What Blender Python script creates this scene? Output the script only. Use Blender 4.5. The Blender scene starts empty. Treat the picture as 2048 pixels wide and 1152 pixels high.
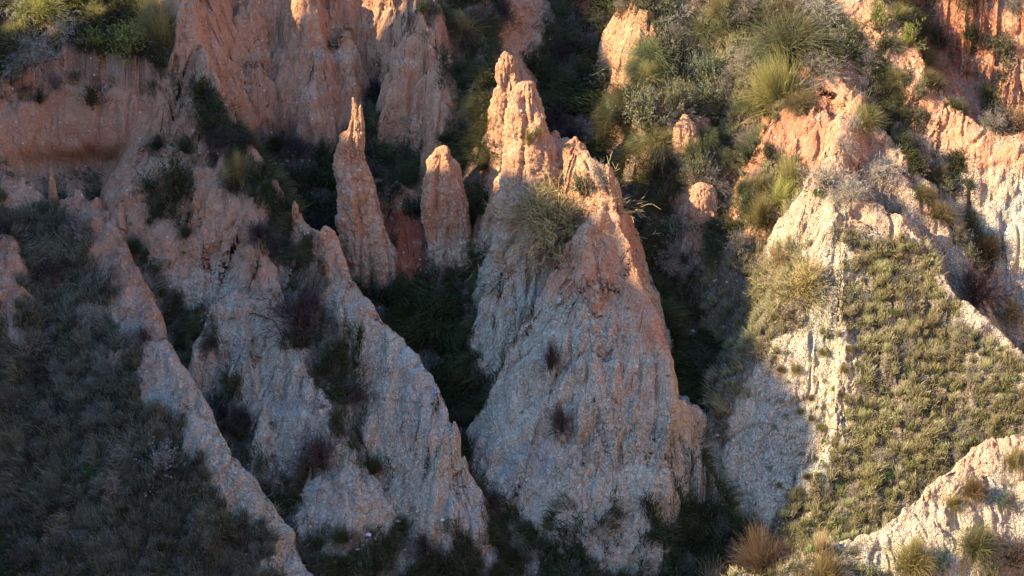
import bpy, math, random
import numpy as np
from mathutils import Vector, Matrix
R = math.radians
random.seed(7)
rng = np.random.default_rng(7)
S = bpy.context.scene
C = S.collection

# ------------------------------------------------------------------ camera
PITCH = R(20.0)
DIST = 90.0
WID = 24.0                                  # metres across the frame at the aim point
CAM = np.array([0.0, -DIST*math.cos(PITCH), DIST*math.sin(PITCH)])
cd = bpy.data.cameras.new('camera'); cam = bpy.data.objects.new('camera', cd); C.objects.link(cam)
cam.location = CAM; cam.rotation_euler = (math.pi/2-PITCH, 0, 0)
cd.sensor_width = 36.0; cd.lens = 36.0*DIST/WID; cd.clip_start = 1.0; cd.clip_end = 1500.0
S.camera = cam
S.render.resolution_x = 1024; S.render.resolution_y = 576
FWD = np.array([0, math.cos(PITCH), -math.sin(PITCH)])
UP = np.array([0, math.sin(PITCH), math.cos(PITCH)])
# ------------------------------------------------------------------ sun and sky
SUN_E = R(30.0); SUN_A = R(18.0)            # elevation; how far the sun stands to the near side of due left
SDIR = np.array([-math.cos(SUN_E)*math.cos(SUN_A), -math.cos(SUN_E)*math.sin(SUN_A), math.sin(SUN_E)])
W = bpy.data.worlds.new("World"); S.world = W; W.use_nodes = True
nt = W.node_tree; bg = nt.nodes['Background']
sky = nt.nodes.new('ShaderNodeTexSky'); sky.sky_type = 'NISHITA'; sky.sun_disc = False
sky.sun_elevation = SUN_E; sky.sun_rotation = math.atan2(SDIR[0], SDIR[1]) % (2*math.pi)
sky.air_density = 1.0; sky.dust_density = 0.6; sky.ozone_density = 4.0
wb = nt.nodes.new('ShaderNodeMix'); wb.data_type = 'RGBA'; wb.blend_type = 'MULTIPLY'; wb.inputs[0].default_value = 1.0
wb.inputs[7].default_value = (.76, 1.04, 1.36, 1)            # blue tint on the sky light alone, to cool the shadows
nt.links.new(sky.outputs[0], wb.inputs[6]); nt.links.new(wb.outputs[2], bg.inputs[0]); bg.inputs[1].default_value = 0.15
sl = bpy.data.lights.new('sun', 'SUN'); so = bpy.data.objects.new('sun', sl); C.objects.link(so)
sl.energy = 4.4; sl.angle = R(0.6); sl.color = (1.0, 0.78, 0.53)
so.rotation_euler = Vector(SDIR).to_track_quat('Z', 'Y').to_euler()
S.view_settings.view_transform = 'Standard'; S.view_settings.look = 'None'
S.view_settings.exposure = 2.08; S.view_settings.gamma = 1.0
S.cycles.use_denoising = True; S.cycles.denoiser = 'OPENIMAGEDENOISE'; S.cycles.denoising_input_passes = 'RGB_ALBEDO_NORMAL'
S.cycles.max_bounces = 5; S.cycles.diffuse_bounces = 3; S.cycles.transparent_max_bounces = 4

# ------------------------------------------------------------------ helpers
SLOPE = 0.84                                # the hillside's mean slope
def ray(px, py):
    u = (px-1024.0)/2048.0*WID/DIST; v = (576.0-py)/2048.0*WID/DIST
    return FWD + np.array([u, 0, 0]) + UP*v
def at_h(px, py, h):                        # the point h above the mean slope seen towards (px, py)
    d = ray(px, py); t = (h - CAM[2] + SLOPE*CAM[1])/(d[2]-SLOPE*d[1])
    return CAM + d*t
def at_y(px, py, y):
    d = ray(px, py); return CAM + d*((y-CAM[1])/d[1])
def project(P):
    q = P-CAM; w = q@FWD
    return 1024+ (q[..., 0]/w)*DIST/WID*2048, 576-((q@UP)/w)*DIST/WID*2048

def _hash(ix, iy, iz, seed):
    h = (ix.astype(np.uint32)*np.uint32(374761393) + iy.astype(np.uint32)*np.uint32(668265263)
         + iz.astype(np.uint32)*np.uint32(2147483647) + np.uint32(seed*1013904223 & 0xffffffff))
    h = (h ^ (h >> np.uint32(13)))*np.uint32(1274126177)
    h = (h ^ (h >> np.uint32(16)))*np.uint32(2246822519)
    h ^= h >> np.uint32(15)
    return (h & np.uint32(0xffffff)).astype(np.float32)/np.float32(0x7fffff) - 1
def noise(x, y, z, seed=0):
    x = np.asarray(x, np.float32); y = np.asarray(y, np.float32); z = np.asarray(z, np.float32)
    x, y, z = np.broadcast_arrays(x, y, z)
    fx, fy, fz = np.floor(x), np.floor(y), np.floor(z)
    ix, iy, iz = fx.astype(np.int32), fy.astype(np.int32), fz.astype(np.int32)
    fx = x-fx; fy = y-fy; fz = z-fz
    fx = fx*fx*(3-2*fx); fy = fy*fy*(3-2*fy); fz = fz*fz*(3-2*fz)
    r = 0
    for a in (0, 1):
        wa = fx if a else 1-fx
        for b in (0, 1):
            wb = fy if b else 1-fy
            r = r + wa*wb*(_hash(ix+a, iy+b, iz, seed)*(1-fz) + _hash(ix+a, iy+b, iz+1, seed)*fz)
    return r
def fbm(x, y, z, seed=0, n=3, g=0.5):
    r = 0; a = 1
    for k in range(n):
        r = r + a*noise(x, y, z, seed+17*k); x = x*2.03; y = y*2.03; z = z*2.03; a *= g
    return r
def worley_edge(x, y, z, seed):
    ix, iy, iz = (np.floor(q).astype(np.int32) for q in (x, y, z)); f1 = np.full(x.shape, 9, np.float32); f2 = f1.copy()
    for a in (-1, 0, 1):
        for b in (-1, 0, 1):
            for c in (-1, 0, 1):
                u, v, w = ix+a, iy+b, iz+c
                d = (u+.5+.45*_hash(u, v, w, seed)-x)**2 + (v+.5+.45*_hash(u, v, w, seed+1)-y)**2 + (w+.5+.45*_hash(u, v, w, seed+2)-z)**2
                f2 = np.minimum(f2, np.maximum(f1, d)); f1 = np.minimum(f1, d)
    return np.sqrt(f2)-np.sqrt(f1)
def smooth(a, b, x):
    t = np.clip((x-a)/(b-a), 0, 1); return t*t*(3-2*t)
def in_poly(poly, X, Y):
    r = np.zeros(X.shape, bool); n = len(poly)
    for i in range(n):
        x0, y0 = poly[i]; x1, y1 = poly[(i+1) % n]
        if y0 == y1: continue
        c = ((y0 > Y) != (y1 > Y)) & (X < (x1-x0)*(Y-y0)/(y1-y0)+x0)
        r ^= c
    return r

# ------------------------------------------------------------------ node helper + materials
def new_mat(name):
    m = bpy.data.materials.new(name); m.use_nodes = True; t = m.node_tree
    t.nodes.clear(); return m, t
def N(t, typ, **kw):
    n = t.nodes.new(typ)
    for k, v in kw.items():
        if k[0] == '_': n.inputs[int(k[1:])].default_value = v
        else: setattr(n, k, v)
    return n
def L(t, a, b): t.links.new(a, b)
def mathn(t, op, a, b=None, c=None, clamp=False):
    n = t.nodes.new('ShaderNodeMath'); n.operation = op; n.use_clamp = clamp
    for i, v in enumerate((a, b, c)):
        if v is None: continue
        if hasattr(v, 'is_linked'): L(t, v, n.inputs[i])
        else: n.inputs[i].default_value = v
    return n.outputs[0]
def mixc(t, f, a, b, mode='MIX'):
    n = t.nodes.new('ShaderNodeMix'); n.data_type = 'RGBA'; n.blend_type = mode
    for i, v in ((0, f), (6, a), (7, b)):
        if hasattr(v, 'is_linked'): L(t, v, n.inputs[i])
        else: n.inputs[i].default_value = v if i == 0 else (*v, 1)
    return n.outputs[2]
def ramp(t, x, a, b):
    n = t.nodes.new('ShaderNodeMapRange'); n.interpolation_type = 'SMOOTHSTEP'
    L(t, x, n.inputs[0]); n.inputs[1].default_value = a; n.inputs[2].default_value = b
    return n.outputs[0]
def noisen(t, vec, scale, detail=4, rough=.55):
    n = t.nodes.new('ShaderNodeTexNoise'); L(t, vec, n.inputs['Vector'])
    n.inputs['Scale'].default_value = scale; n.inputs['Detail'].default_value = detail
    n.inputs['Roughness'].default_value = rough; return n
def mapping(t, vec, scale):
    n = t.nodes.new('ShaderNodeMapping'); L(t, vec, n.inputs[0]); n.inputs[3].default_value = scale
    return n.outputs[0]

def soil_material():
    m, t = new_mat('eroded clay')
    out = N(t, 'ShaderNodeOutputMaterial'); bs = N(t, 'ShaderNodeBsdfPrincipled')
    L(t, bs.outputs[0], out.inputs[0]); bs.inputs['Roughness'].default_value = .95
    bs.inputs['Specular IOR Level'].default_value = .12
    pos = N(t, 'ShaderNodeNewGeometry').outputs['Position']
    tone = N(t, 'ShaderNodeAttribute', attribute_name='tone').outputs['Fac']
    red = N(t, 'ShaderNodeAttribute', attribute_name='red').outputs['Fac']
    soil = N(t, 'ShaderNodeAttribute', attribute_name='humus').outputs['Fac']
    # vertical-stretched coordinates: wash lines run down the faces
    nz = noisen(t, pos, 1.3, 5, .6); nzf = nz.outputs['Fac']
    st = mapping(t, pos, (5.0, 5.0, .9)); streak = noisen(t, st, 1.0, 5, .65).outputs['Fac']
    tn = mathn(t, 'ADD', tone, mathn(t, 'MULTIPLY', mathn(t, 'SUBTRACT', nzf, .5), 1.2))
    tn = mathn(t, 'ADD', tn, mathn(t, 'MULTIPLY', mathn(t, 'SUBTRACT', streak, .5), 1.0), clamp=True)
    xyz = N(t, 'ShaderNodeSeparateXYZ'); L(t, pos, xyz.inputs[0]); sz = xyz.outputs[2]
    bw = t.nodes.new('ShaderNodeTexNoise'); bw.noise_dimensions = '1D'; bw.inputs['Scale'].default_value = 1.5; bw.inputs['Detail'].default_value = 4
    L(t, mathn(t, 'ADD', sz, mathn(t, 'MULTIPLY', noisen(t, pos, .5, 3).outputs['Fac'], 1.1)), bw.inputs['W'])
    tn = mathn(t, 'ADD', tn, mathn(t, 'MULTIPLY', mathn(t, 'SUBTRACT', bw.outputs['Fac'], .5), 1.1), clamp=True)
    orange = mixc(t, streak, (.34, .17, .085), (.50, .29, .155))
    orange = mixc(t, red, orange, (.34, .10, .045))
    pale = mixc(t, streak, (.40, .32, .20), (.58, .49, .32))
    nb = noisen(t, pos, .55, 3, .5).outputs['Fac']
    pale = mixc(t, ramp(t, nb, .5, .72), pale, (.37, .375, .30))
    tan = mixc(t, streak, (.36, .245, .145), (.54, .395, .245))
    col = mixc(t, ramp(t, tn, .08, .5), orange, tan)
    col = mixc(t, ramp(t, tn, .45, .95), col, pale)
    # mottling
    fine = noisen(t, pos, 16, 5, .7).outputs['Fac']
    col = mixc(t, .35, col, mixc(t, ramp(t, fine, .3, .7), (.62, .62, .62), (1.25, 1.22, 1.18)), 'MULTIPLY')
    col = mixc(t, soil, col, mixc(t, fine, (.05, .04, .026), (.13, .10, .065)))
    # pebbles embedded in the conglomerate
    v1 = N(t, 'ShaderNodeTexVoronoi'); L(t, pos, v1.inputs['Vector']); v1.inputs['Scale'].default_value = 13
    sep = N(t, 'ShaderNodeSeparateColor'); L(t, v1.outputs['Color'], sep.inputs[0])
    pm = mathn(t, 'MULTIPLY', mathn(t, 'LESS_THAN', v1.outputs['Distance'], mathn(t, 'MULTIPLY', sep.outputs[1], .42)),
               mathn(t, 'GREATER_THAN', mathn(t, 'ADD', sep.outputs[0], mathn(t, 'MULTIPLY', nzf, .5)), 1.08))
    col = mixc(t, mathn(t, 'MULTIPLY', pm, .7), col, mixc(t, sep.outputs[2], (.36, .27, .21), (.66, .6, .53)))
    L(t, col, bs.inputs['Base Color'])
    # cracks, stretched down the slope and warped
    wn = noisen(t, pos, 3.0, 4, .6).outputs['Color']
    va = N(t, 'ShaderNodeVectorMath', operation='MULTIPLY_ADD'); L(t, wn, va.inputs[0])
    va.inputs[1].default_value = (.38, .38, .38); L(t, pos, va.inputs[2])
    sv = mapping(t, va.outputs[0], (1, 1, .55))
    def crack(scale, w):
        v = N(t, 'ShaderNodeTexVoronoi', feature='DISTANCE_TO_EDGE'); L(t, sv, v.inputs['Vector'])
        v.inputs['Scale'].default_value = scale
        return ramp(t, v.outputs['Distance'], 0.0, w)
    c1 = crack(8.5, .16); c2 = crack(19, .22)
    h = mathn(t, 'ADD', mathn(t, 'MULTIPLY', c1, .035), mathn(t, 'MULTIPLY', c2, .022))
    cr_amt = ramp(t, tn, .1, .8)
    h = mathn(t, 'MULTIPLY', h, mathn(t, 'ADD', mathn(t, 'MULTIPLY', cr_amt, .55), .45))
    h = mathn(t, 'ADD', h, mathn(t, 'MULTIPLY', streak, .035))
    h = mathn(t, 'ADD', h, mathn(t, 'MULTIPLY', noisen(t, pos, 14, 6, .75).outputs['Fac'], .022))
    h = mathn(t, 'ADD', h, mathn(t, 'MULTIPLY', pm, .02))
    bp = N(t, 'ShaderNodeBump'); bp.inputs['Strength'].default_value = 1.0; bp.inputs['Distance'].default_value = 1.0
    L(t, h, bp.inputs['Height']); L(t, bp.outputs[0], bs.inputs['Normal'])
    return m
def leaf_material(name, transl=.35):
    m, t = new_mat(name)
    out = N(t, 'ShaderNodeOutputMaterial')
    col = N(t, 'ShaderNodeAttribute', attribute_name='col').outputs['Color']
    oi = N(t, 'ShaderNodeObjectInfo').outputs['Random']
    hs = N(t, 'ShaderNodeHueSaturation'); L(t, col, hs.inputs['Color'])
    L(t, mathn(t, 'ADD', mathn(t, 'MULTIPLY', oi, .05), .475), hs.inputs['Hue'])
    L(t, mathn(t, 'ADD', mathn(t, 'MULTIPLY', oi, .5), .75), hs.inputs['Value'])
    d = N(t, 'ShaderNodeBsdfDiffuse'); tr = N(t, 'ShaderNodeBsdfTranslucent')
    L(t, hs.outputs[0], d.inputs[0]); L(t, hs.outputs[0], tr.inputs[0])
    mx = N(t, 'ShaderNodeMixShader', _0=transl); L(t, d.outputs[0], mx.inputs[1]); L(t, tr.outputs[0], mx.inputs[2])
    L(t, mx.outputs[0], out.inputs[0]); return m
SOIL = soil_material()
LEAF = leaf_material('leaf', .35)
TWIG = leaf_material('twig', .08)

# ------------------------------------------------------------------ mesh from arrays
def mesh_from(name, V, F, mat, attrs=None, smooth_=True, cols=None):
    V = np.asarray(V, np.float32); F = np.asarray(F, np.int32); k = F.shape[1]
    me = bpy.data.meshes.new(name)
    me.vertices.add(len(V)); me.vertices.foreach_set('co', V.ravel())
    me.loops.add(F.size); me.loops.foreach_set('vertex_index', F.ravel())
    me.polygons.add(len(F)); me.polygons.foreach_set('loop_start', np.arange(len(F), dtype=np.int32)*k)
    try: me.polygons.foreach_set('loop_total', np.full(len(F), k, np.int32))
    except Exception: pass
    me.update(calc_edges=True)
    me.polygons.foreach_set('use_smooth', np.full(len(F), smooth_))
    for an, av in (attrs or {}).items():
        a = me.attributes.new(an, 'FLOAT', 'POINT'); a.data.foreach_set('value', np.asarray(av, np.float32))
    if cols is not None:
        a = me.attributes.new('col', 'FLOAT_COLOR', 'POINT')
        a.data.foreach_set('color', np.concatenate([cols, np.ones((len(cols), 1))], 1).astype(np.float32).ravel())
    me.materials.append(mat)
    return me
def link(name, me, parent=None):
    o = bpy.data.objects.new(name, me); C.objects.link(o)
    if parent: o.parent = parent
    return o
def tag(o, label=None, cat=None, group=None, kind=None):
    if label: o['label'] = label
    if cat: o['category'] = cat
    if group: o['group'] = group
    if kind: o['kind'] = kind
    return o

# ------------------------------------------------------------------ the landform
# crest points: (px, py) where the crest is seen, h above the mean slope, half-width of the top,
# fall to the -x side, fall to the +x side
FEATS = []
def feat(key, pts, zb=.6, zw=1.2, warp=.16, red=0, cap=None, clip=()):
    P = np.array([at_h(p[0], p[1], p[2]) for p in pts])
    FEATS.append(dict(key=key, P=P, A=np.array([[p[2], p[3], p[4], p[5]] for p in pts], float), zb=zb, zw=zw, warp=warp, red=red, cap=cap, clip=[(np.array([at_h(*q) for q in c[0]]), np.array([q[2] for q in c[0]]), c[1], c[2]) for c in clip]))
def fan(key, a, b, n, slope=1.0, sag=.12, **kw):          # ribs between two crest lines
    a = np.array(a, float); b = np.array(b, float); m = max(len(a), len(b))
    f = lambda q: np.stack([np.interp(np.linspace(0, 1, m), np.linspace(0, 1, len(q)), q[:, c]) for c in range(3)], 1)
    a, b = f(a), f(b)
    for i in range(1, n+1):
        t = i/(n+1); q = a*(1-t)+b*t; q[1:, 0] += 12*np.sin(np.arange(1, m)*2.1+i*1.7)
        feat(key, [(x, y, max(.05, h-sag*(j > 0)*(.6+.8*((i*7) % 3)/2)), .1, slope, slope) for j, (x, y, h) in enumerate(q)], **kw)

# left plateau and its alcove cliff
CLF = [(-900, 235, 2.15), (-60, 225, 2.15), (40, 185, 2.3), (130, 155, 2.4), (215, 158, 2.4), (290, 185, 2.3), (350, 235, 2.15), (400, 285, 2.15)]
TG = [(390, -900, 6.5), (380, -150, 4.4), (370, 0, 3.7), (395, 80, 3.6), (430, 170, 3.4), (482, 262, 3.2), (575, 405, 2.9)]
PC = [(CLF, 1, 4.2), (TG, -1, 4.0)]
feat('plateau', [(-400, 235, 2.0, .3, 4.2, .4), (-60, 225, 2.0, .3, 4.2, .4), (40, 185, 2.15, .3, 4.2, .4), (130, 155, 2.25, .3, 4.2, .4), (215, 158, 2.25, .3, 4.0, .4), (290, 185, 2.2, .25, 3.0, 1.5), (350, 235, 2.1, .15, 2.4, 2.0), (400, 285, 2.1, .12, 2, 2.5)], zb=-3, zw=1.5, warp=.09, cap=2.5)
feat('plateau', [(-400, 60, 2.8, 1.0, .8, .4), (-60, 40, 2.8, 1.0, .8, .4), (120, 30, 2.9, .9, .9, .4), (290, 60, 3.1, .6, .8, 1.6)], zb=-3, cap=3, clip=PC)
feat('plateau', [(-400, -120, 3.3, 1.6, .6, .3), (150, -120, 3.3, 1.6, .6, .3), (280, -100, 3.5, .6, .8, 1.5)], zb=-3, cap=3, clip=PC)
# red wall, top middle
feat('wall', [(395, -330, 4.9, .4, 4.0, 1.0), (600, -330, 4.7, .4, 4.0, 1.0), (760, -320, 4.5, .4, 4.0, 1.0), (850, -250, 4.0, .3, 3.4, 1.5)], zb=-6, warp=.13)
feat('wall', [(615, -20, 2.6, .16, 3.0, 3.2), (635, 95, 1.75, .16, 3.2, 3.4), (650, 165, 1.1, .14, 3.4, 3.6), (655, 215, .5, .1, 3, 3)], zb=-6, warp=.12)
feat('wall', [(690, 70, 1.6, .2, 3.6, 3.8), (693, 110, 1.25, .16, 3.8, 3.8), (697, 140, .9, .1, 4, 4)], zb=-6, warp=.1)
feat('wall', [(490, 40, 2.0, .3, 2.4, 2.6), (500, 110, 1.35, .25, 2.6, 2.8), (520, 180, .7, .2, 2.6, 2.6)], zb=-6, warp=.12)
# ridge with the block at its top right of the red wall
feat('block', [(800, -60, 2.5, .2, 2.5, 2), (805, 15, 1.9, .16, 4, 2.4), (800, 100, 1.25, .14, 4, 2.4), (787, 165, .6, .08, 3.4, 2)], zb=-3, warp=.1)
feat('block', [(850, 10, 3.0, .15, 2.5, 2), (862, 60, 2.7, .12, 4, 2), (885, 130, 2.3, .06, 4, 2), (872, 215, 1.7, .05, 4, 1.8), (880, 290, 1.3, .05, 3, 1.6)], zb=-1, zw=2)
# slope behind, between the block and the pinnacles
feat('backslope', [(930, -60, 2.0, .25, 1.6, .9), (950, 60, 1.9, .2, 1.6, 1.4), (985, 140, 2.0, .1, 1.8, 2.6), (985, 205, 2.0, .2, 1.8, 2.6), (1000, 290, 1.9, .2, 1.6, 2)], zb=-3)
# ridge 3: long fin ending in the pale tongue
feat('tongue', [(380, -150, 4.3, .2, 1.2, 3), (370, 0, 4.0, .15, 1.8, 2.8), (395, 80, 3.5, .08, 1.8, 3.5), (430, 170, 3.3, .06, 1.5, 4), (482, 262, 3.1, .05, 1.2, 4), (530, 330, 3.0, .05, 1.1, 4), (575, 405, 2.8, .04, 1.1, 4), (620, 455, 2.9, .05, 1.2, 4), (665, 480, 3.1, .06, 1.4, 4), (700, 555, 3.0, .06, 1.5, 4), (732, 605, 2.9, .06, 1.9, 5), (800, 690, 2.7, .1, 2.0, 5), (865, 780, 2.5, .14, 1.9, 5), (893, 850, 2.1, .16, 1.7, 5), (915, 925, 1.4, .16, 1.3, 4), (955, 1000, .8, .14, 1.1, 3.4), (962, 1060, .1, .1, 1, 2)], zb=.75, zw=.9)
# ridge 2
feat('hump', [(300, 300, 2.1, .15, 1.4, 1.2), (345, 320, 2.2, .15, 1.2, 1.2), (405, 338, 2.6, .08, 1.0, 1.6), (460, 372, 2.6, .06, 1.3, 2.2), (505, 405, 2.6, .05, 1.35, 2.6), (525, 490, 2.5, .06, 1.4, 2.8), (560, 572, 2.3, .06, 1.3, 2.6)], zb=.2, zw=1.1)
feat('hump', [(425, 620, 1.8, .1, 2.6, 1.4), (480, 600, 2.0, .12, 2.4, 2.4), (545, 610, 2.15, .1, 2.2, 3.4), (590, 690, 2.0, .1, 2.1, 3.8), (640, 790, 1.8, .1, 2.0, 3.8), (700, 870, 1.4, .08, 1.7, 3.4), (745, 945, .8, .08, 1.4, 2.4)], zb=.5, zw=.9)
feat('hump', [(480, 600, 2.0, .1, 2.4, 2.0), (500, 700, 1.6, .1, 2.4, 2.0), (525, 800, 1.15, .1, 2.4, 2.0), (540, 900, .7, .1, 2, 2)], zb=.5, zw=.9)
feat('hump', [(300, 320, 1.9, .15, 1.4, 1.2), (260, 380, 1.6, .12, 1.6, 1.2), (225, 430, 1.3, .12, 1.8, 1.2), (275, 480, 1.0, .12, 1.5, 1), (320, 560, .9, .1, 1.4, 1)], zb=-.6, zw=1)
feat('mound', [(655, 975, .9, .12, 1.0, .8), (705, 955, 1.1, .14, .9, 1.0), (760, 985, .9, .12, .9, 1.2), (815, 1040, .4, .1, .8, 1.2)], zb=-1.5)
# ridge 1 with the long grassy flank to the left
feat('left', [(-300, 330, 1.3, .4, .3, 1.5), (0, 362, 1.35, .3, .3, 1.8), (55, 408, 1.3, .25, .3, 2), (170, 425, 1.4, .2, .35, 2), (205, 448, 1.7, .1, .55, 2.6), (242, 488, 1.8, .07, .6, 3), (290, 590, 1.8, .07, .55, 3), (325, 690, 1.9, .08, .5, 4), (395, 800, 1.85, .08, .45, 4), (460, 905, 1.65, .08, .4, 4), (530, 1000, 1.3, .08, .4, 3.4), (580, 1080, .9, .08, .35, 3), (620, 1200, .7, .1, .3, 1.2), (660, 1330, .4, .1, .3, 1)], zb=-.4, zw=1)
feat('left', [(20, 470, 1.75, .05, .9, 2.0), (30, 560, 1.6, .08, .9, 1.6), (45, 680, 1.1, .08, .5, .8)], zb=-.2, zw=.8)
# low saddle between the spire and the middle fin
feat('saddle', [(748, 358, .5, .04, 2, 1.6), (775, 370, .45, .05, 2, 1.6), (800, 376, .35, .04, 2.4, 1.6), (845, 392, .35, .04, 2.4, 1.6)], zb=-3, red=.3)
# the central cone
feat('cone', [(1060, 300, 3.0, .15, 3, 1.6), (1105, 275, 3.5, .08, 2.6, 2.6), (1158, 292, 3.8, .12, 2.6, 2.6), (1200, 350, 3.9, .14, 2.4, 2.6), (1222, 392, 4.0, .05, 1.6, 3)], zb=.85, zw=1.0)
SP = [(1222, 392, 4.0), (1180, 470, 3.9), (1165, 540, 3.6), (1175, 650, 3.1), (1185, 800, 2.2), (1200, 940, 1.1), (1205, 1060, .1)]
EE = [(1222, 392, 4.0), (1258, 490, 3.8), (1292, 590, 3.4), (1328, 690, 3.0), (1344, 800, 2.4), (1325, 870, 1.6), (1300, 960, .5)]
CC = [(EE[:5]+[(1350, 900, 1.2), (1335, 1050, .2)], -1, 5.5)]
WE = [(1150, 420, 3.6), (1080, 500, 2.9), (1062, 600, 2.2), (1060, 700, 1.65), (1062, 800, 1.15), (1070, 900, .6), (1085, 980, .1)]
feat('cone', [(*p, .06, 1.3, 1.2) for p in SP], zb=.85, zw=1.0, clip=CC)
feat('cone', [(*p, .05, 1.4, 5.5) for p in EE], zb=-.5, zw=1.0)
feat('cone', [(*p, .06, 3.0, 1.2) for p in WE], zb=.85, zw=1.3, clip=CC, warp=.22)
fan('cone', SP, EE, 2, 1.2, zb=.0, zw=1.0, clip=CC, warp=.24)
fan('cone', SP, WE, 2, 1.3, zb=.85, zw=1.2, clip=CC+[(WE, 1, 3.0)])
feat('cone', [(1100, 300, 3.3, .1, 2.6, 1.8), (1070, 420, 2.9, .1, 3, 1.6), (1030, 500, 2.2, .1, 3, 1.6), (995, 570, 1.5, .1, 3, 1.4), (985, 640, 1.0, .1, 2.6, 1.2), (1000, 720, .6, .1, 2, 1.2)], zb=.85, zw=1.3)
# scrubby spur right of the cone
feat('spur', [(1290, -60, 2.4, .2, 3, .4), (1292, 30, 2.1, .12, 3, .6), (1285, 120, 1.9, .15, 3, .6), (1305, 200, 1.9, .2, 2.6, .8), (1365, 245, 1.9, .12, 1.6, .8), (1372, 320, 1.6, .08, 1.7, 1.2), (1402, 372, 1.5, .08, 2.2, 1.6), (1410, 430, 1.1, .06, 1.8, 1.4), (1405, 520, .5, .06, 1.2, 1.2)], zb=.5, zw=2)
# right hand hill
feat('hill', [(1420, -80, 2.4, .6, 1.6, .3), (1570, 30, 3.0, .5, 1.6, .4), (1640, 110, 3.2, .4, 1.6, .6), (1640, 200, 3.4, .25, 2.2, 1), (1560, 222, 3.0, .12, 2.8, 1)], zb=-.5, zw=2, red=.35, cap=2.5)
HS = [(1690, 420, 4.0), (1665, 545, 3.7), (1690, 680, 3.1), (1680, 820, 2.4), (1640, 930, 1.7), (1590, 1020, 1.0)]
HE = [(1690, 395, 4.0), (1745, 398, 4.05), (1795, 435, 3.9), (1850, 510, 3.7), (1900, 590, 3.6), (1980, 655, 3.5), (2050, 720, 3.4), (2250, 880, 3.2), (2500, 1000, 2.8)]
HC = [(HE, -1, 2.7)]
feat('hill', [(1640, 150, 3.3, .3, 2.2, 1), (1700, 205, 3.6, .15, 2.0, 2.2), (1685, 290, 3.8, .1, 2.0, 2), (1650, 350, 3.9, .12, 2.0, 1.4), (1690, 420, 4.0, .2, 1.8, 1.4)], zb=2.9, zw=1.0)
feat('hill', [(*p, .12, 2.0, 1.0) for p in HS], zb=2.9, zw=1.0, clip=HC)
feat('hill', [(*p, .06, 1.0, 2.7) for p in HE], zb=2.3, zw=1.2)
fan('hill', HS, [(1690, 395, 4.0), (1850, 560, 3.45), (1960, 700, 3.1), (2050, 830, 2.6), (2120, 960, 2.0), (2180, 1100, 1.4)], 5, .9, sag=.05, zb=2.5, zw=1.2, clip=HC+[(HS, 1, 2.0)])
feat('hill', [(1850, 560, 3.4, .2, .8, .8), (1960, 700, 3.05, .2, .8, .8), (2120, 830, 2.7, .3, .8, .8), (2300, 1000, 2.0, .3, .8, .8)], zb=2.5, clip=HC+[(HS, 1, 2.0)])
feat('fin_a', [(1700, 205, 3.5, .06, 1.2, 2.6), (1745, 252, 3.4, .05, 1.1, 3), (1805, 312, 3.1, .05, 1.0, 3), (1850, 372, 2.7, .05, 1, 2.6)], zb=2.9, zw=1)
feat('fin_b', [(1720, 330, 3.4, .08, 1, 1.8), (1790, 352, 3.2, .06, 1.0, 2.6), (1870, 432, 3.0, .05, 1.0, 3), (1942, 520, 2.4, .06, 1.0, 2.4), (1960, 600, 1.4, .1, .9, 1.8)], zb=2.2, zw=1)
feat('fin_c', [(1740, -30, 3.2, .5, .6, .8), (1790, 75, 3.2, .2, .8, 2.4), (1850, 140, 3.2, .07, .9, 3.2), (1890, 200, 3.1, .06, .9, 3), (1955, 262, 3.0, .06, 1.0, 2.2), (2050, 268, 3.2, .08, 1.1, 2), (2200, 290, 3.3, .1, 1.2, 1.5), (2400, 360, 3, .2, 1, 1)], zb=2.9, zw=.8)
feat('far_bank', [(1800, -260, 4.4, .4, 3, 1), (2000, -190, 4.2, .5, 3, 1), (2150, -160, 4.4, .5, 3, 1), (2400, -160, 4.4, .5, 3, 1)], zb=-3, red=.6, warp=.3)
feat('far_bank', [(2030, 20, 2.8, .1, 1.8, 1.5), (2042, 110, 2.3, .1, 1.8, 1.5), (2048, 180, 1.6, .1, 1.6, 1.2)], zb=-3, red=.1)
# nearest bank, bottom right
feat('near_bank', [(1300, 1330, 2.3, .3, .5, 2), (1480, 1190, 2.8, .3, .5, 2), (1640, 1125, 3.0, .2, .5, 2.2), (1750, 1085, 3.0, .1, .5, 2.2), (1800, 1038, 3.1, .08, .5, 2.2), (1880, 962, 3.25, .08, .5, 2.2), (1960, 905, 3.3, .08, .5, 2.2), (2050, 882, 3.3, .1, .5, 2.2), (2200, 870, 3.3, .15, .5, 2), (2500, 900, 3.2, .3, .5, 2)], zb=-1.7, zw=1.3)

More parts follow.
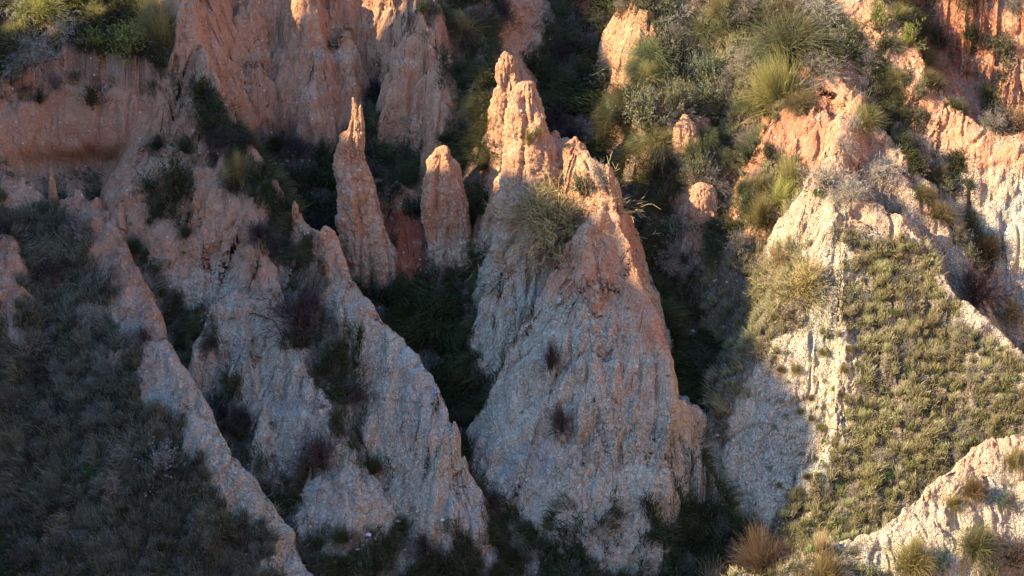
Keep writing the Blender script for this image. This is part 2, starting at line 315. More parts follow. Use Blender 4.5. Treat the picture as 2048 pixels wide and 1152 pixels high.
X0, X1, Y0, Y1 = -15.5, 16.0, -11.5, 9.0
DX, DY = .0200, .0140
NX = int((X1-X0)/DX); NY = int((Y1-Y0)/DY)
gx = np.linspace(X0, X1, NX, dtype=np.float32); gy = np.linspace(Y0, Y1, NY, dtype=np.float32)
GX, GY = np.meshgrid(gx, gy)
H = (.18*fbm(GX*.45, GY*.45, 0, 3, 3)).astype(np.float32)
ID = np.full(H.shape, -1, np.int16)
K = .10
def smax(a, b, k=K):
    h = np.clip(.5+.5*(b-a)/k, 0, 1); return a*(1-h)+b*h + k*h*(1-h)
WN = fbm(GX*1.1, GY*1.1, 3.3, 40, 3)*.10
for fi, f in enumerate(FEATS):
    P, A = f['P'], f['A']
    reach = float(((A[:, 0]+.6)/np.minimum(A[:, 2], A[:, 3])+A[:, 1]).max()); reach = min(reach, 11)
    i0 = max(0, np.searchsorted(gx, P[:, 0].min()-reach)); i1 = np.searchsorted(gx, P[:, 0].max()+reach)
    j0 = max(0, np.searchsorted(gy, P[:, 1].min()-reach)); j1 = np.searchsorted(gy, P[:, 1].max()+reach)
    if i1 <= i0 or j1 <= j0: continue
    sx = GX[j0:j1, i0:i1]; sy = GY[j0:j1, i0:i1]
    best = np.full(sx.shape, -1e9, np.float32); q = np.zeros_like(best); dd = np.zeros_like(best); sl_ = np.ones_like(best)
    acc = 0.0; nk = len(P)-1
    for k in range(nk):
        ax, ay = P[k, :2]; bx, by = P[k+1, :2]; dx, dy = bx-ax, by-ay; Ln = math.hypot(dx, dy)+1e-6
        t = np.clip(((sx-ax)*dx+(sy-ay)*dy)/(Ln*Ln), 0, 1)
        ox = sx-(ax+t*dx); oy = sy-(ay+t*dy); d = np.hypot(ox, oy)
        lat = np.clip((ox*dy-oy*dx)/(Ln*(d+1e-4)), -1, 1)      # +1 on the walker's right (-x when he heads downhill)
        A0, A1 = A[k], A[k+1]
        hh = A0[0]+(A1[0]-A0[0])*t; ww = A0[1]+(A1[1]-A0[1])*t
        sw = A0[2]+(A1[2]-A0[2])*t; se = A0[3]+(A1[3]-A0[3])*t
        e2 = smooth(.15, .85, .5-.5*lat)
        ss = sw*(1-e2)+se*e2
        if f['cap']:
            ends = ((t <= 0) & (k == 0)) | ((t >= 1) & (k == nk-1))
            ss = np.where(ends, ss*np.abs(lat)**.5+f['cap']*(1-np.abs(lat)**.5), ss)
        d1 = np.maximum(0, d+(WN[j0:j1, i0:i1]*smooth(0, .45, d))-ww)
        hv = hh-ss*(np.sqrt(d1*d1+.0025)-.05)
        m = hv > best
        best = np.where(m, hv, best); dd = np.where(m, d, dd); sl_ = np.where(m, ss, sl_)
        q = np.where(m, acc+t*Ln + np.arctan2(ox, oy)*.8, q); acc += Ln
    for CP, CH, sgn, csl in f['clip']:                         # a rib may not spill over the outer edge
        cd = np.full(sx.shape, 1e9, np.float32); cv = np.full(sx.shape, 1e9, np.float32)
        for k in range(len(CP)-1):
            ax, ay = CP[k, :2]; bx, by = CP[k+1, :2]; dx, dy = bx-ax, by-ay; Ln = math.hypot(dx, dy)+1e-6
            t = np.clip(((sx-ax)*dx+(sy-ay)*dy)/(Ln*Ln), 0, 1)
            ox = sx-(ax+t*dx); oy = sy-(ay+t*dy); d = np.hypot(ox, oy); lat = (ox*dy-oy*dx)*sgn
            v = CH[k]+(CH[k+1]-CH[k])*t+.05-csl*d
            v = np.where((lat > 0) | ((t <= 0) & (k == 0)), v, 1e9)
            m = d < cd; cd = np.where(m, d, cd); cv = np.where(m, v, cv)
        best = np.minimum(best, cv)
    fade = smooth(0, .45, dd)
    rill = noise(q*2.3, dd*.55, fi, 5)*.55 + noise(q*5.2, dd*.9, fi, 6)*.3 + noise(q*11, dd*1.6, fi, 7)*.17 + noise(q*23, dd*2.2, fi, 8)*.09
    hv = best - np.minimum(sl_, 2.3)*fade*f['warp']*np.maximum(rill, -.6)*1.5
    cur = H[j0:j1, i0:i1]
    ID[j0:j1, i0:i1] = np.where(hv > cur, fi, ID[j0:j1, i0:i1])
    H[j0:j1, i0:i1] = smax(cur, hv)
H0 = H
Z = (H + SLOPE*GY).astype(np.float32)

# push the surface along its normal with lumps, flutes and small clods
def displace(V, Nn, veg, amp=1.0):
    x, y, z = V[:, 0], V[:, 1], V[:, 2]
    n = .085*fbm(x*1.2, y*1.2, z*.9, 11, 2) + .060*fbm(x*3.6, y*3.6, z*.75, 21, 3, .55)
    rn = 1-np.abs(noise(x*2.6, y*2.6, z*.55, 31))
    n -= .075*smooth(.72, 1, rn)
    n += .021*(np.abs(noise(x*7, y*7, z*4.2, 51))+.55*np.abs(noise(x*15, y*15, z*9, 52))+.3*np.abs(noise(x*29, y*29, z*20, 53))-.45)
    lay = noise(x*.4, y*.4, z*3.2, 61); n += .03*lay
    return V + Nn*(n*amp)[:, None]
zx = np.gradient(Z, DX, axis=1); zy = np.gradient(Z, DY, axis=0)
NRM = np.stack([-zx, -zy, np.ones_like(zx)], -1); NRM /= np.linalg.norm(NRM, axis=-1, keepdims=True)
NRM = NRM.reshape(-1, 3)
V = np.stack([GX, GY, Z], -1).reshape(-1, 3)
FID = ID.reshape(-1)
KEYS = [f['key'] for f in FEATS]
V = displace(V, NRM, None)
# alcove undercut in the left cliff
pX, pY = project(V)
FK = np.array(KEYS+['ground'])[FID]
def keyis(*k): return np.isin(FK, k)
alc = np.exp(-(((pX-205)/120)**2+((pY-345)/38)**2))*keyis('plateau')*(NRM[:, 2] < .75)
V[:, 1] += alc*.55
alc2 = np.exp(-(((pX-90)/60)**2+((pY-350)/40)**2))*keyis('plateau')*(NRM[:, 2] < .75)
V[:, 1] += alc2*.3
# ---- where soil is pale, red, or dark with litter
nb = fbm(V[:, 0]*.9, V[:, 1]*.9, V[:, 2]*.9, 71, 3)
zbv = np.array([f['zb'] for f in FEATS]+[.3])[FID]; zwv = np.array([f['zw'] for f in FEATS]+[1.0])[FID]
redv = np.array([f['red'] for f in FEATS]+[.3])[FID]
cm = (H0.reshape(-1) > .25) & (pX > -60) & (pX < 2110) & (pY > -60) & (pY < 1210)
ci = np.nonzero(cm)[0]; q_ = V[ci]; w_ = [.16*fbm(q_[:, 0]*4, q_[:, 1]*4, q_[:, 2]*4, 140+k, 2) for k in range(3)]
e_ = worley_edge((q_[:, 0]+w_[0])*7.5, (q_[:, 1]+w_[1])*7.5, (q_[:, 2]+w_[2])*4.6, 150)
e2_ = worley_edge((q_[:, 0]+w_[1])*2.4, (q_[:, 1]+w_[2])*2.4, (q_[:, 2]+w_[0])*1.1, 160)
amt = (.2+.95*smooth(-.5, .5, fbm(q_[:, 0]*1.3, q_[:, 1]*1.3, q_[:, 2]*1.3, 170, 2)))*np.where(np.isin(FK[ci], ['near_bank', 'plateau']), .45, 1)
V[ci] -= NRM[ci]*((.025*(1-smooth(0, .20, e_)) + .04*(1-smooth(0, .08, e2_)))*amt)[:, None]
TONE = smooth(zbv+1.5*zwv, zbv-1.7*zwv, V[:, 2]+.45*nb)
RED = np.clip(redv + .25*nb, 0, 1)
scree = (FID < 0) & (pX > 770) & (pX < 850) & (pY > 400) & (pY < 580)
RED = np.where(scree, 1, RED); TONE = np.where(scree, 0, TONE)
# ---- vegetation cover: ground grows things, ridges are bare except in these patches
VEGP = [  # (keys, polygon in picture coordinates, density)
 (('plateau',), [(-400, -400), (372, -400), (372, 60), (400, 170), (345, 190), (300, 165), (220, 140), (130, 138), (60, 150), (-20, 190), (-400, 210)], 1.0),
 (('plateau', 'tongue', 'hump'), [(330, 160), (425, 175), (545, 380), (520, 420), (440, 340), (370, 260)], .9),
 (('hump',), [(300, 300), (375, 310), (400, 350), (380, 440), (335, 460), (300, 360)], .6),
 (('tongue', 'hump'), [(512, 380), (565, 405), (603, 500), (665, 590), (742, 690), (742, 780), (742, 900), (770, 980), (735, 960), (700, 880), (655, 800), (610, 690), (563, 590), (522, 480)], .9),
 (('left',), [(-500, 405), (160, 425), (178, 470), (200, 600), (255, 730), (335, 850), (415, 940), (450, 1010), (540, 1100), (560, 1200), (600, 1500), (-500, 1500)], 1.0),
 (('hump', 'tongue'), [(250, 480), (318, 545), (375, 620), (430, 660), (478, 760), (512, 880), (560, 925), (640, 940), (600, 1010), (620, 1100), (600, 1180), (520, 1040), (450, 890), (380, 775), (318, 665), (285, 560)], .95),
 (('mound', 'tongue', 'hump'), [(560, 1075), (980, 1065), (1000, 1200), (560, 1200)], .8),
 (('mound',), [(560, 1060), (900, 1060), (900, 1200), (560, 1200)], .6),
 (('backslope', 'block'), [(880, -200), (1000, -200), (1000, 120), (985, 300), (960, 430), (900, 460), (905, 300), (890, 200), (900, 120), (860, 30)], .9),
 (('spur',), [(1200, -300), (1700, -300), (1500, 500), (1430, 560), (1428, 400), (1395, 350), (1400, 270), (1350, 235), (1340, 330), (1380, 400), (1380, 560), (1230, 560), (1230, 200), (1270, 130), (1300, 60), (1240, 0)], .85),
 (('spur',), [(1260, 130), (1400, 160), (1380, 240), (1330, 270), (1250, 260)], .8),
 (('hill',), [(1380, -300), (1800, -300), (1800, 60), (1700, 110), (1600, 150), (1620, 190), (1560, 215), (1480, 300), (1380, 300)], .95),
 (('hill',), [(1500, 300), (1600, 320), (1620, 340), (1560, 410), (1500, 460)], 1.0),
 (('hill',), [(1680, 475), (1840, 495), (1880, 600), (1960, 660), (2060, 740), (2300, 1300), (1560, 1300), (1560, 1010), (1640, 960), (1700, 890), (1680, 830), (1735, 770), (1715, 720), (1670, 650), (1705, 570)], .85),
 (('hill',), [(1380, 430), (1520, 465), (1640, 560), (1600, 640), (1500, 760), (1440, 880), (1380, 900)], .9),
 (('hill',), [(1520, 470), (1620, 490), (1650, 540), (1600, 600), (1520, 560)], .4),
 (('hill', 'fin_a', 'fin_c'), [(1700, 90), (1800, 110), (1830, 260), (1900, 380), (1860, 360), (1760, 260), (1720, 190)], .7),
 (('fin_c', 'far_bank'), [(1690, -200), (2100, -200), (2100, 60), (2000, 60), (2000, 240), (1960, 250), (1890, 190), (1850, 120), (1780, 60)], .7),
 (('fin_b', 'fin_c'), [(1830, 340), (1880, 320), (1960, 420), (1980, 560), (1930, 500)], .8),
 (('cone',), [(1000, 1040), (1400, 980), (1400, 1100), (1000, 1100)], .4),
 (('near_bank',), [(1350, 1100), (1560, 1060), (1740, 1060), (1760, 1120), (1700, 1300), (1350, 1300)], .5),
]
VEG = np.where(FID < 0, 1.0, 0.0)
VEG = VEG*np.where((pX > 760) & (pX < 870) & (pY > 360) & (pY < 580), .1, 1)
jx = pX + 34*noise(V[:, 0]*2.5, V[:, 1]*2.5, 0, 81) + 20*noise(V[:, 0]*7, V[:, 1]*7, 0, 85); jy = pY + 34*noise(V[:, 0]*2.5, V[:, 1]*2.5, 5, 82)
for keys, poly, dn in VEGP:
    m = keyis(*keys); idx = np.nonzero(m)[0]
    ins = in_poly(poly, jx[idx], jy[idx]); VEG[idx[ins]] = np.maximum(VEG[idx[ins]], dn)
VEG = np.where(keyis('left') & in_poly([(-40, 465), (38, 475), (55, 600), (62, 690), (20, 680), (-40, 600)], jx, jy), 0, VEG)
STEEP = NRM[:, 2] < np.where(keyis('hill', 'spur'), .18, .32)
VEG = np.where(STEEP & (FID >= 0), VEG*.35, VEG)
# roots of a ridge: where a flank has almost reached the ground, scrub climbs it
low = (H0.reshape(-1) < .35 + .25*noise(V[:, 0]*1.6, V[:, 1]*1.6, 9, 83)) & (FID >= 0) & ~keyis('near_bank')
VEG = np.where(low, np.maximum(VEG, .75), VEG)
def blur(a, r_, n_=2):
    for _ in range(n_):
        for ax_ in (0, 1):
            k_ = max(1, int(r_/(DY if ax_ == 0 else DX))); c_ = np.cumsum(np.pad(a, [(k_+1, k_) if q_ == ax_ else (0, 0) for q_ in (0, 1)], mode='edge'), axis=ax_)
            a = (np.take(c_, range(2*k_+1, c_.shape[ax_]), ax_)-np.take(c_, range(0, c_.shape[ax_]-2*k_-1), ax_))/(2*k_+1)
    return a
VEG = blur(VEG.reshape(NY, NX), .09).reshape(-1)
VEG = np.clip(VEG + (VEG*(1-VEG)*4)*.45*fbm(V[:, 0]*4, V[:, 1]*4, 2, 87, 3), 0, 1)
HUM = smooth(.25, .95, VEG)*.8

idx2 = np.arange(NX*NY).reshape(NY, NX)
F = np.stack([idx2[:-1, :-1], idx2[:-1, 1:], idx2[1:, 1:], idx2[1:, :-1]], -1).reshape(-1, 4)
OBJ = {'ground': 'hillside', 'plateau': 'plateau_bank', 'wall': 'red_cliff', 'block': 'clay_buttress', 'backslope': 'grassy_spur', 'tongue': 'clay_ridge',
       'hump': 'clay_ridge', 'mound': 'clay_mound', 'left': 'grassy_ridge', 'saddle': 'clay_saddle', 'cone': 'clay_cone', 'spur': 'scrub_spur',
       'hill': 'grassy_hill', 'fin_a': 'clay_fin', 'fin_b': 'clay_fin', 'fin_c': 'clay_ridge', 'far_bank': 'red_bank', 'near_bank': 'clay_bank'}
LAB = {'plateau': ('orange clay bank with a hollow undercut face below the scrubby plateau at upper left', 'cliff'),
       'wall': ('tall red clay cliff with white pebbles behind the thin spire', 'cliff'),
       'block': ('narrow orange buttress standing right of the red pebbly cliff', 'buttress'),
       'backslope': ('grassy slope just behind the two joined pinnacles', 'slope'),
       'tongue': ('long jagged ridge running down to a pale cracked tongue in the middle', 'ridge'),
       'hump': ('rounded two-tier clay ridge, orange above and blue-grey below', 'ridge'),
       'mound': ('low buff clay mound at the foot of the rounded two-tier ridge', 'mound'),
       'left': ('dark grassy ridge with a thin bare crest filling the lower left', 'ridge'),
       'saddle': ('low red rubble saddle at the right foot of the thin spire', 'saddle'),
       'cone': ('big central clay cone with a brown bush on its shoulder', 'cone'),
       'spur': ('scrub covered spur with small bare orange outcrops right of the central cone', 'spur'),
       'hill': ('sunlit hill with red bare top and tufted slope on the right', 'hill'),
       'fin_a': ('short sharp clay fin directly below the dry tuft on the right hill', 'fin'),
       'fin_b': ('pale clay fin between the tufted hill and the far right gully', 'fin'),
       'fin_c': ('orange ridge turning into a pale cracked flank at the far right edge', 'ridge'),
       'far_bank': ('dark red bank in the far upper right corner', 'bank'),
       'near_bank': ('brightly lit cream clay bank nearest the camera at lower right', 'bank')}
fk = FK[F[:, 0]]
for key in ['ground']+list(LAB):
    sub = F[fk == key]
    if not len(sub): continue
    u, inv = np.unique(sub, return_inverse=True)
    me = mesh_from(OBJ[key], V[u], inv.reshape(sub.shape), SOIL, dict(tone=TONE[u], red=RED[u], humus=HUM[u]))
    o = link(OBJ[key], me)
    if key == 'ground': tag(o, kind='structure')
    else: tag(o, LAB[key][0], LAB[key][1])

# ------------------------------------------------------------------ surrounding country (coarse), with the hill that shades the gullies and an added bounce slope
def country():
    n = 300
    def axis(a, b, c0, c1):
        s = np.linspace(-1, 1, n); s = np.sign(s)*np.abs(s)**1.7
        return np.where(s < 0, c0+(c0-a)*s, c1+(b-c1)*s)
    x = np.linspace(-170, 170, n); y = np.linspace(-150, 150, n)
    x = np.sign(x)*170*(np.abs(x)/170)**1.5; y = np.sign(y+7)*143*(np.abs(y+7)/157)**1.9-7
    gxx, gyy = np.meshgrid(x, y)
    z = SLOPE*gyy
    z = np.where(gyy > 9, SLOPE*9+ (gyy-9)*.35 + 3.0*smooth(9, 14, gyy), z)
    z = np.where(gyy < -14, SLOPE*-14 + (-14-gyy)*.12, z)
    z = np.where(gyy < -40, z + (-40-gyy)*.62, z)
    z = z + 1.6*fbm(gxx*.06, gyy*.06, 0, 91, 4)*smooth(10, 30, np.hypot(gxx, gyy))
    # shading hill on the left: skyline height as a function of y
    sk = np.interp(gyy, [-60, -24, -18.5, -15.9, -15.2, -14.7, -13.9, -13.2, -12, -11.4, -10.6, -9, -7.6, -6.8, -6.1, -5.2, -4.2, -3.5, -3.0, -2.6, -1.9, -1, 0, 2, 40], SKY_Z)
    hill = sk - 2.4*np.abs(gxx+26) + .5*fbm(gxx*.5, gyy*.5, 0, 95, 3)
    z = np.maximum(z, hill)
    # steep sunlit slope out of view on the right, added to bounce warm light
    z = np.maximum(z, np.minimum(28+2*noise(gxx*.1, gyy*.1, 0, 97), 2.1*(gxx-19.5)+SLOPE*np.clip(gyy, -14, 9)+.8*fbm(gxx*.35, gyy*.35, 0, 96, 3)))
    inside = (gxx > X0-.3) & (gxx < X1+.3) & (gyy > Y0-.3) & (gyy < Y1+.3)
    z = np.where(inside, SLOPE*gyy-3.5, z)
    VV = np.stack([gxx, gyy, z], -1).reshape(-1, 3); ii = np.arange(n*n).reshape(n, n)
    FF = np.stack([ii[:-1, :-1], ii[:-1, 1:], ii[1:, 1:], ii[1:, :-1]], -1).reshape(-1, 4)
    me = mesh_from('hills', VV, FF, SOIL, dict(tone=np.full(n*n, .2), red=np.zeros(n*n), humus=np.full(n*n, .1)))
    tag(link('hills', me), kind='structure')
SKY_Z = [6, 12, 13.5, 15.2, 17.0, 18.4, 19.3, 19.2, 18.9, 19.5, 19.7, 19.6, 18.5, 17.3, 18.7, 20.7, 22, 22.3, 19.8, 15.8, 14.5, 15, 18, 20, 20]
country()

# ------------------------------------------------------------------ free-standing spires (lofted, closed, full thickness)
def spire(name, rows, y, label, cat, zb, zw, lean=0, depth=.8, seed=5, red=0, amp=1.0, parent=None):
    rows = sorted(rows); py = np.array([r[0] for r in rows], float)
    nl = int((py[-1]-py[0])/2.0)+2; na = 110
    pr = np.linspace(py[0], py[-1], nl)
    Lp = np.interp(pr, py, [r[1] for r in rows]); Rp = np.interp(pr, py, [r[2] for r in rows])
    VV = []; th = np.linspace(0, 2*math.pi, na, endpoint=False)
    for k in range(nl):
        yy = y - lean*(pr[k]-py[0])/(py[-1]-py[0])
        a = at_y(Lp[k], pr[k], yy); b = at_y(Rp[k], pr[k], yy); c = (a+b)/2; r = (b[0]-a[0])/2
        cx, sx = np.cos(th), np.sin(th); p = .85
        ex = np.sign(cx)*np.abs(cx)**p; ey = np.sign(sx)*np.abs(sx)**p
        VV.append(np.stack([c[0]+r*ex, c[1]+max(r*depth, .02)*ey, np.full(na, c[2])], -1))
    VV = np.concatenate(VV)
    i = np.arange(nl*na).reshape(nl, na); j = np.roll(i, -1, 1)
    FF = np.stack([i[:-1], i[1:], j[1:], j[:-1]], -1).reshape(-1, 4)
    cen = VV.reshape(nl, na, 3).mean(1).repeat(na, 0)
    nn = VV-cen; nn[:, 2] = .25*np.linalg.norm(nn[:, :2], axis=1); nn /= np.linalg.norm(nn, axis=1, keepdims=True)+1e-6
    rad = np.linalg.norm((VV-cen)[:, :2], axis=1)
    VV = displace(VV+seed*7.3, nn, None, 1.0)-seed*7.3 if False else displace(VV, nn, None, np.minimum(1.35, rad/.2)*amp)
    zz = VV[:, 2]; st_ = noise(VV[:, 0]*.8, VV[:, 1]*.8, zz*4.5, seed+3)+.6*noise(VV[:, 0]*2, VV[:, 1]*2, zz*11, seed+4)
    gr = 1-np.abs(noise(th.repeat(1)[None, :].repeat(nl, 0).ravel()*2.2+zz*.5, zz*.45, 0, seed+5))
    VV = VV + nn*((.012*st_ - .05*smooth(.75, 1, gr))*np.minimum(1, rad/.3))[:, None]
    w_ = [.14*fbm(VV[:, 0]*4, VV[:, 1]*4, VV[:, 2]*4, 140+k, 2) for k in range(3)]
    e_ = worley_edge((VV[:, 0]+w_[0])*7.5, (VV[:, 1]+w_[1])*7.5, (VV[:, 2]+w_[2])*4.2, 150+seed); e2_ = worley_edge((VV[:, 0]+w_[1])*2.8, (VV[:, 1]+w_[2])*2.8, (VV[:, 2]+w_[0])*1.3, 160+seed)
    bl = np.abs(noise(VV[:, 0]*5, VV[:, 1]*5, VV[:, 2]*2.6, 180+seed))+.5*np.abs(noise(VV[:, 0]*11, VV[:, 1]*11, VV[:, 2]*6, 181))
    VV = VV - nn*((.025*(1-smooth(0, .2, e_))+.045*(1-smooth(0, .12, e2_))-.035*(bl-.5))*np.minimum(1, rad/.3))[:, None]
    # close the top with a fan
    topc = VV[:na].mean(0)+np.array([0, 0, .03]); VV = np.concatenate([VV, topc[None]])
    tri = np.stack([np.full(na, nl*na), i[0], j[0], j[0]], -1)
    n2 = fbm(VV[:, 0]*.9, VV[:, 1]*.9, VV[:, 2]*.9, 71, 3)
    at = dict(tone=smooth(zb+1.5*zw, zb-1.7*zw, VV[:, 2]+.45*n2), red=np.full(len(VV), red), humus=np.zeros(len(VV)))
    me = bpy.data.meshes.new(name)
    faces = FF.tolist()+[(nl*na, int(a_), int(b_)) for a_, b_ in zip(i[0], j[0])]
    me.from_pydata(VV.tolist(), [], faces); me.update()
    me.polygons.foreach_set('use_smooth', np.ones(len(faces), bool))
    for an, av in at.items():
        q = me.attributes.new(an, 'FLOAT', 'POINT'); q.data.foreach_set('value', av.astype(np.float32))
    me.materials.append(SOIL)
    o = link(name, me, parent)
    if not parent: tag(o, label, cat)
    return o
spr = spire('clay_spire', [(196, 702, 710), (206, 699, 715), (225, 697, 721), (236, 693, 724), (262, 681, 731), (290, 672, 737), (330, 667, 747), (390, 668, 758), (450, 674, 774), (500, 684, 790), (560, 694, 796), (620, 702, 802), (720, 706, 810)], .45,
      'thin pointed clay spire standing alone in the dark gully', 'spire', 1.2, 1.8, lean=.25, depth=.75)
spire('tip', [(211, 719, 723), (216, 717, 726), (240, 715, 730), (290, 712, 736), (340, 708, 740)], .38, '', '', 1.2, 1.8, seed=3, parent=spr)
spire('clay_pinnacle', [(104, 1004, 1016), (110, 998, 1026), (122, 992, 1036), (145, 984, 1046), (175, 976, 1056), (215, 984, 1052), (250, 980, 1054), (330, 965, 1055), (330, 960, 1060)], 1.7,
      'blunt sunlit clay pinnacle just behind the taller one, above the central cone', 'pinnacle', .5, 1.2, depth=.6)
spire('clay_pinnacle', [(164, 1045, 1066), (172, 1033, 1075), (190, 1024, 1079), (220, 1014, 1089), (260, 1006, 1101), (300, 1003, 1118), (350, 1000, 1135), (400, 995, 1140), (450, 990, 1150), (520, 965, 1160), (640, 940, 1170)], .2,
      'tallest pinnacle with a flat sunlit tip, rising from the central cone', 'pinnacle', 1.6, 1.8, lean=.7, depth=.75)
blk = spire('clay_block', [(292, 878, 902), (298, 866, 906), (315, 858, 908), (335, 850, 908), (360, 844, 906), (400, 840, 906), (440, 840, 908), (480, 846, 912), (600, 855, 930)], .7,
      'squat clay block with a dark cleft between the thin spire and the central cone', 'outcrop', .8, 1.6, lean=.3, depth=.8)
spire('lobe', [(318, 898, 910), (330, 892, 918), (360, 888, 926), (410, 886, 934), (460, 886, 940), (500, 888, 944), (600, 890, 960)], .62, '', '', .8, 1.6, lean=.2, seed=9, parent=blk)
yA = at_h(1368, 250, 1.9)[1]-.25; yB = at_h(1402, 372, 1.5)[1]-.3; yC = at_h(1292, 30, 2.1)[1]-.1
spire('clay_stub', [(230, 1364, 1378), (245, 1355, 1388), (275, 1348, 1392), (310, 1346, 1394), (345, 1350, 1392), (400, 1350, 1400), (460, 1345, 1405)], yA, 'bare orange clay stub on the scrubby spur, directly below the big silvery shrubs', 'outcrop', -.5, 2, depth=.6, seed=12, lean=.2)
spire('clay_stub', [(366, 1394, 1410), (374, 1386, 1420), (395, 1380, 1426), (430, 1379, 1429), (455, 1384, 1430), (485, 1382, 1422), (520, 1384, 1412), (600, 1376, 1420)], yB, 'lowest bare clay stub of the spur, with a rounded head, right of the cone', 'outcrop', -.5, 2, depth=.6, seed=13, lean=.25)
spire('clay_stub', [(20, 1280, 1300), (32, 1273, 1304), (60, 1266, 1302), (95, 1264, 1296), (125, 1270, 1292), (200, 1268, 1292)], yC, 'topmost bare orange outcrop of the spur at the upper edge', 'outcrop', -3, 2, depth=.6, seed=14, amp=1.2)
spire('clay_post', [(335, 98, 104), (350, 96, 110), (380, 93, 116), (410, 92, 121), (470, 90, 124)], .95,
      'small pointed clay post in front of the hollow cliff at left', 'spire', .0, 1, depth=.9)
spire('clay_tooth', [(404, 586, 592), (412, 582, 598), (440, 580, 600), (500, 575, 606)], at_h(593, 430, 2.8)[1]-.02,
      'tiny upright clay knob on the jagged ridge crest', 'knob', -2, 1, depth=.9)
spire('clay_tooth', [(453, 645, 655), (462, 640, 668), (500, 630, 684), (560, 620, 700)], at_h(655, 475, 3.0)[1]-.02,
      'notched clay knob on the crest above the pale tongue', 'knob', -2, 1, depth=.9)
#VEGETATION
# ------------------------------------------------------------------ ribbons: blades, stems and leaves
def ribbons(P, w0, w1, c0, c1, seed=0, taper=True):
    """P: (n, k, 3) centre lines; each becomes a flat ribbon with k stations."""
    r = np.random.default_rng(seed); n, k, _ = P.shape
    T = P[:, -1]-P[:, 0]; A = r.normal(size=(n, 3)); Wd = np.cross(T, A); Wd /= np.linalg.norm(Wd, axis=1, keepdims=True)+1e-9
    t = np.linspace(0, 1, k)[None, :, None]
    w0 = np.broadcast_to(np.asarray(w0, float).reshape(-1, 1, 1), (n, 1, 1)); w1 = np.broadcast_to(np.asarray(w1, float).reshape(-1, 1, 1), (n, 1, 1))
    w = (w0*(1-t)+w1*t)*.5
    Lf = P-Wd[:, None]*w; Rt = P+Wd[:, None]*w
    VV = np.stack([Lf, Rt], 2).reshape(n, 2*k, 3)
    f = np.array([[2*i, 2*i+1, 2*i+3, 2*i+2] for i in range(k-1)])
    FF = (f[None]+(np.arange(n)*2*k)[:, None, None]).reshape(-1, 4)
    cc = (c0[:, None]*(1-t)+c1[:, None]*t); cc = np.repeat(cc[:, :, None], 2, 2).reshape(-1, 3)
    return VV.reshape(-1, 3), FF, cc
def leaves(P, D, ln, wd, col, seed=0):
    """diamond leaves at P pointing along D"""
    r = np.random.default_rng(seed); n = len(P)
    A = r.normal(size=(n, 3)); Wd = np.cross(D, A); Wd /= np.linalg.norm(Wd, axis=1, keepdims=True)+1e-9
    D = D/(np.linalg.norm(D, axis=1, keepdims=True)+1e-9)
    ln = np.asarray(ln).reshape(-1, 1); wd = np.asarray(wd).reshape(-1, 1)
    VV = np.stack([P, P+D*ln*.5-Wd*wd, P+D*ln, P+D*ln*.5+Wd*wd], 1).reshape(-1, 3)
    FF = np.arange(n*4).reshape(n, 4); return VV, FF, np.repeat(col, 4, 0)
def join(parts):
    o = 0; a, b, c = [], [], []
    for v, f, q in parts: a.append(v); b.append(f+o); c.append(q); o += len(v)
    return np.concatenate(a), np.concatenate(b), np.concatenate(c)
def vary(base, n, r, s=.25):
    base = np.array(base, float); return np.clip(base*(1+s*r.normal(size=(n, 1)))*(1+.08*r.normal(size=(n, 3))), .004, 1)
def fountain(r, n, ln, spread, droop, rootr=.1, k=5):
    az = r.uniform(0, 2*np.pi, n); el = np.abs(r.normal(0, spread, n)); el = np.minimum(el, 1.45)
    l = ln*r.uniform(.55, 1.1, n); t = np.linspace(0, 1, k)[None, :]
    out = np.sin(el)[:, None]*l[:, None]*t + (droop*l*np.sin(el+.2))[:, None]*t**2*.5
    up = np.cos(el)[:, None]*l[:, None]*t - (droop*l*(.3+np.sin(el)))[:, None]*t**2.2*.55
    rr = rootr*np.sqrt(r.uniform(0, 1, n)); ra = r.uniform(0, 2*np.pi, n)
    X = (rr*np.cos(ra))[:, None]+out*np.cos(az)[:, None]; Y = (rr*np.sin(ra))[:, None]+out*np.sin(az)[:, None]
    j = .02*ln*r.normal(size=(n, k, 3))*t[..., None]
    return np.stack([X, Y, up], -1)+j
def along(P, r, m):
    """m random points on each centre line with their directions"""
    n, k, _ = P.shape; t = r.uniform(.25, 1, (n, m))*(k-1)*.999; i = t.astype(int); f = (t-i)[..., None]
    a = P[np.arange(n)[:, None], i]; b = P[np.arange(n)[:, None], i+1]
    return (a+(b-a)*f).reshape(-1, 3), (b-a).reshape(-1, 3)
